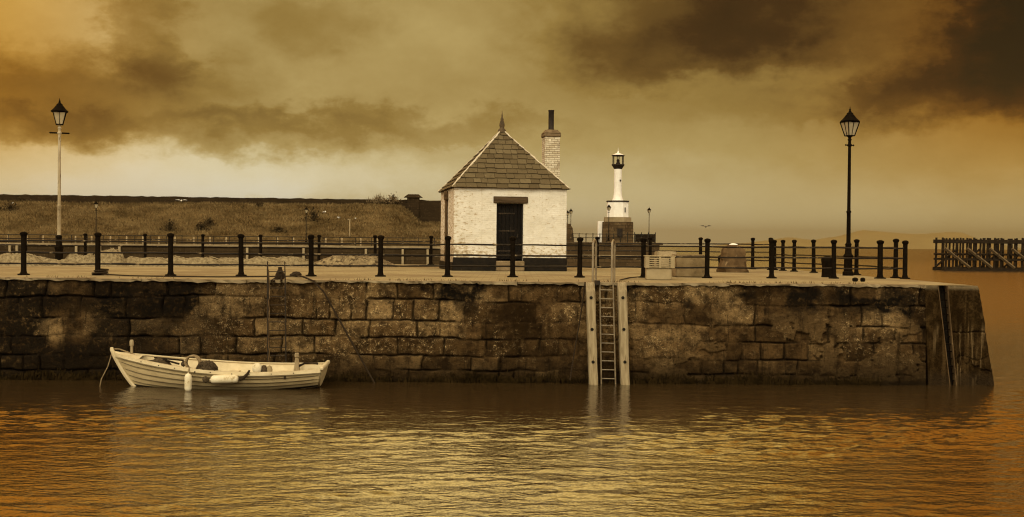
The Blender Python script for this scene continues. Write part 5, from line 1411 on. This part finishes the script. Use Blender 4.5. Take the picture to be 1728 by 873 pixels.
# mooring line from the bow
bw0 = bw_(0.0, 1.0, 0, .05)
rope('mooring_line', [bw0, bw0.lerp(pd(171, 640, WLY - .2), .5) + Vector((.02, 0, -.05)), pd(171, 640, WLY - .2), pd(168, 655, WLY - .2)], .012, M['rope'], 'thin line dropping from the boat bow into the water')
rope('bow_rope', [bw0 + Vector((.0, 0, .03)), bw_(.03, 1.0, -.05, .10, 1), bw_(.07, 1.0, -.15, .06, 1), bw_(.10, 1.0, -.2, .03, 1)], .016, M['rope'], 'short pale rope from the bow tip to the mooring post')

# ================================================================== SHRUBS AND GULLS
def bank_z(x, y):
    i = (x - bx0) / (bx1 - bx0) * (nx - 1); j = (y - 157) / 29 * (ny - 1)
    return float(gz[int(np.clip(j, 0, ny - 1)), int(np.clip(i, 0, nx - 1))])
nx, ny = gz.shape[1], gz.shape[0]
def on_bank(px, py):
    best = None
    for j in range(ny):
        y = 157 + 29 * j / (ny - 1); p = pd(px, py, y); d = abs(p.z - bank_z(p.x, y))
        if best is None or d < best[0]: best = (d, Vector((p.x, y, bank_z(p.x, y))))
    return best[1]
def shrub(px, py, w, h_, seed, label, mat=None, base=None, upright=False):
    c = base or on_bank(px, py); r_ = random.Random(seed); mb = MB(); st = MB()
    root = empty('shrub', c, 0, label, 'shrub', 'shrubs on the grass bank')
    for k in range(14):
        a_ = r_.uniform(0, 6.28); e = Vector((math.cos(a_) * w * .4 * r_.random(), math.sin(a_) * w * .3 * r_.random(), h_ * r_.uniform(.6, .98)))
        st.tube([(0, 0, -.1), e * .5 + Vector((0, 0, .1 * h_)), e], [.04, .03, .012], 4)
    for k in range(300):
        a_ = r_.uniform(0, 6.28); q = abs(r_.gauss(0, .62)); z = min(1.15, abs(r_.gauss(.3, .32))); rr_ = q * .5
        p = Vector((w * rr_ * math.cos(a_), w * .8 * rr_ * math.sin(a_), h_ * z * (1 - .3 * q * q))); s = r_.uniform(.05, .13)
        if upright: d1 = Vector((r_.gauss(0, .1), r_.gauss(0, .1), r_.uniform(.25, .6))); d2 = Vector((.035, 0, 0))
        else: d1 = Vector((r_.gauss(0, s), r_.gauss(0, s), r_.gauss(.05, s))) * 1.4; d2 = Vector((r_.gauss(0, s), r_.gauss(0, s), r_.gauss(0, s)))
        mb.add([p - d2, p + d2, p + d1], [(0, 1, 2)])
    st.build('stems', M['dark_timber'], root, world=False); mb.build('foliage', mat or M['leaf'], root, world=False)
shrub(529, 372, 3.4, 1.9, 1, 'biggest dark bush midway up the grass bank beside a far lamp post')
shrub(287, 391, 2.6, 1.5, 2, 'dark bush low on the bank, left one of a close pair')
shrub(341, 390, 2.2, 1.3, 3, 'dark bush low on the bank, lower right one of a close pair')
shrub(353, 381, 1.8, 1.3, 4, 'small dark bush above the right one of the close pair')
shrub(17, 357, 3.4, 1.4, 5, 'dark low bush high on the bank at the far left')
shrub(33, 343, 2.4, .9, 6, 'flat dark scrub just under the crest wall at the far left')
shrub(437, 350, 1.4, .6, 7, 'small dark tuft high on the bank left of the middle')
shrub(470, 392, 2.2, .9, 8, 'brownish low scrub at the foot of the bank')
def crest_base(px): 
    q_ = pd(px, 339, cy - .6); return Vector((q_.x, cy - .6, q_.z - .4))
shrub(648, 340, 3.6, 1.35, 9, 'pale dead stalks growing on top of the crest wall', M['dry_leaf'], crest_base(640), True)
shrub(665, 340, 2.6, 1.75, 10, 'denser brown bush on the crest wall right of the pale stalks', M['dry_leaf'], crest_base(664))
for o_ in ():
    pass
# gulls
def gull(c, k, label, flying=False, rz=0.0, dark=False):
    root = empty('gull', c, rz, label, 'gull', 'gulls')
    mat = M['bird_dark'] if dark else M['bird']
    mb = MB(); zz = .16 if not flying else 0
    prof = [(-.24, .015, .0), (-.16, .06, .0), (-.05, .09, .0), (.06, .085, .01), (.13, .055, .04), (.18, .05, .075), (.225, .045, .09), (.255, .02, .085), (.30, .008, .075)]
    mb.tube([(x_, 0, zz + z_) for x_, r_, z_ in prof], [r_ for _, r_, _ in prof], 8); body = mb.build('body', mat, root, True, world=False)
    if flying:
        for s in (-1, 1):
            mb = MB(); w = [(.08, 0, .02), (.05, s * .3, .16), (-.04, s * .68, .08), (-.10, s * .66, .075), (-.06, s * .3, .14), (-.08, 0, .02)]
            mb.prism(w, (0, 0, .015)); mb.build('wing', mat, root, world=False)
    else:
        for s in (-1, 1):
            mb = MB(); mb.tube([(.07, s * .06, zz + .03), (-.08, s * .085, zz + .03), (-.30, s * .03, zz + .01)], [.02, .05, .008], 6); mb.build('wing', M['bird_dark'], root, True, world=False)
            mb = MB(); mb.cyl((.0, s * .035, zz - .06), (.01, s * .035, 0), .012, n=5); mb.build('leg', M['bird_dark'], root, world=False)
    root.scale = (k, k, k)
    return root
c = on_bank(306, 341) ; gull(pd(306, 339, c.y - 4), 1.35, 'white gull flying low over the crest of the grass bank', True, R(100))
gull(on_bank(547, 361), 1.6, 'white gull standing above the biggest dark bush', rz=R(60))
gull(on_bank(572, 369), 1.1, 'white gull standing on the bank right of the biggest dark bush', rz=R(150))
gull(on_bank(20, 345), 1.0, 'white gull on the bank at the far left edge', rz=R(10))
gull(on_bank(601, 370), .9, 'small white gull standing above the thin pale post', rz=R(190))
gull(pd(1191, 383, 110), .9, 'dark gull flying against the sky right of the lighthouse', True, R(75), True)
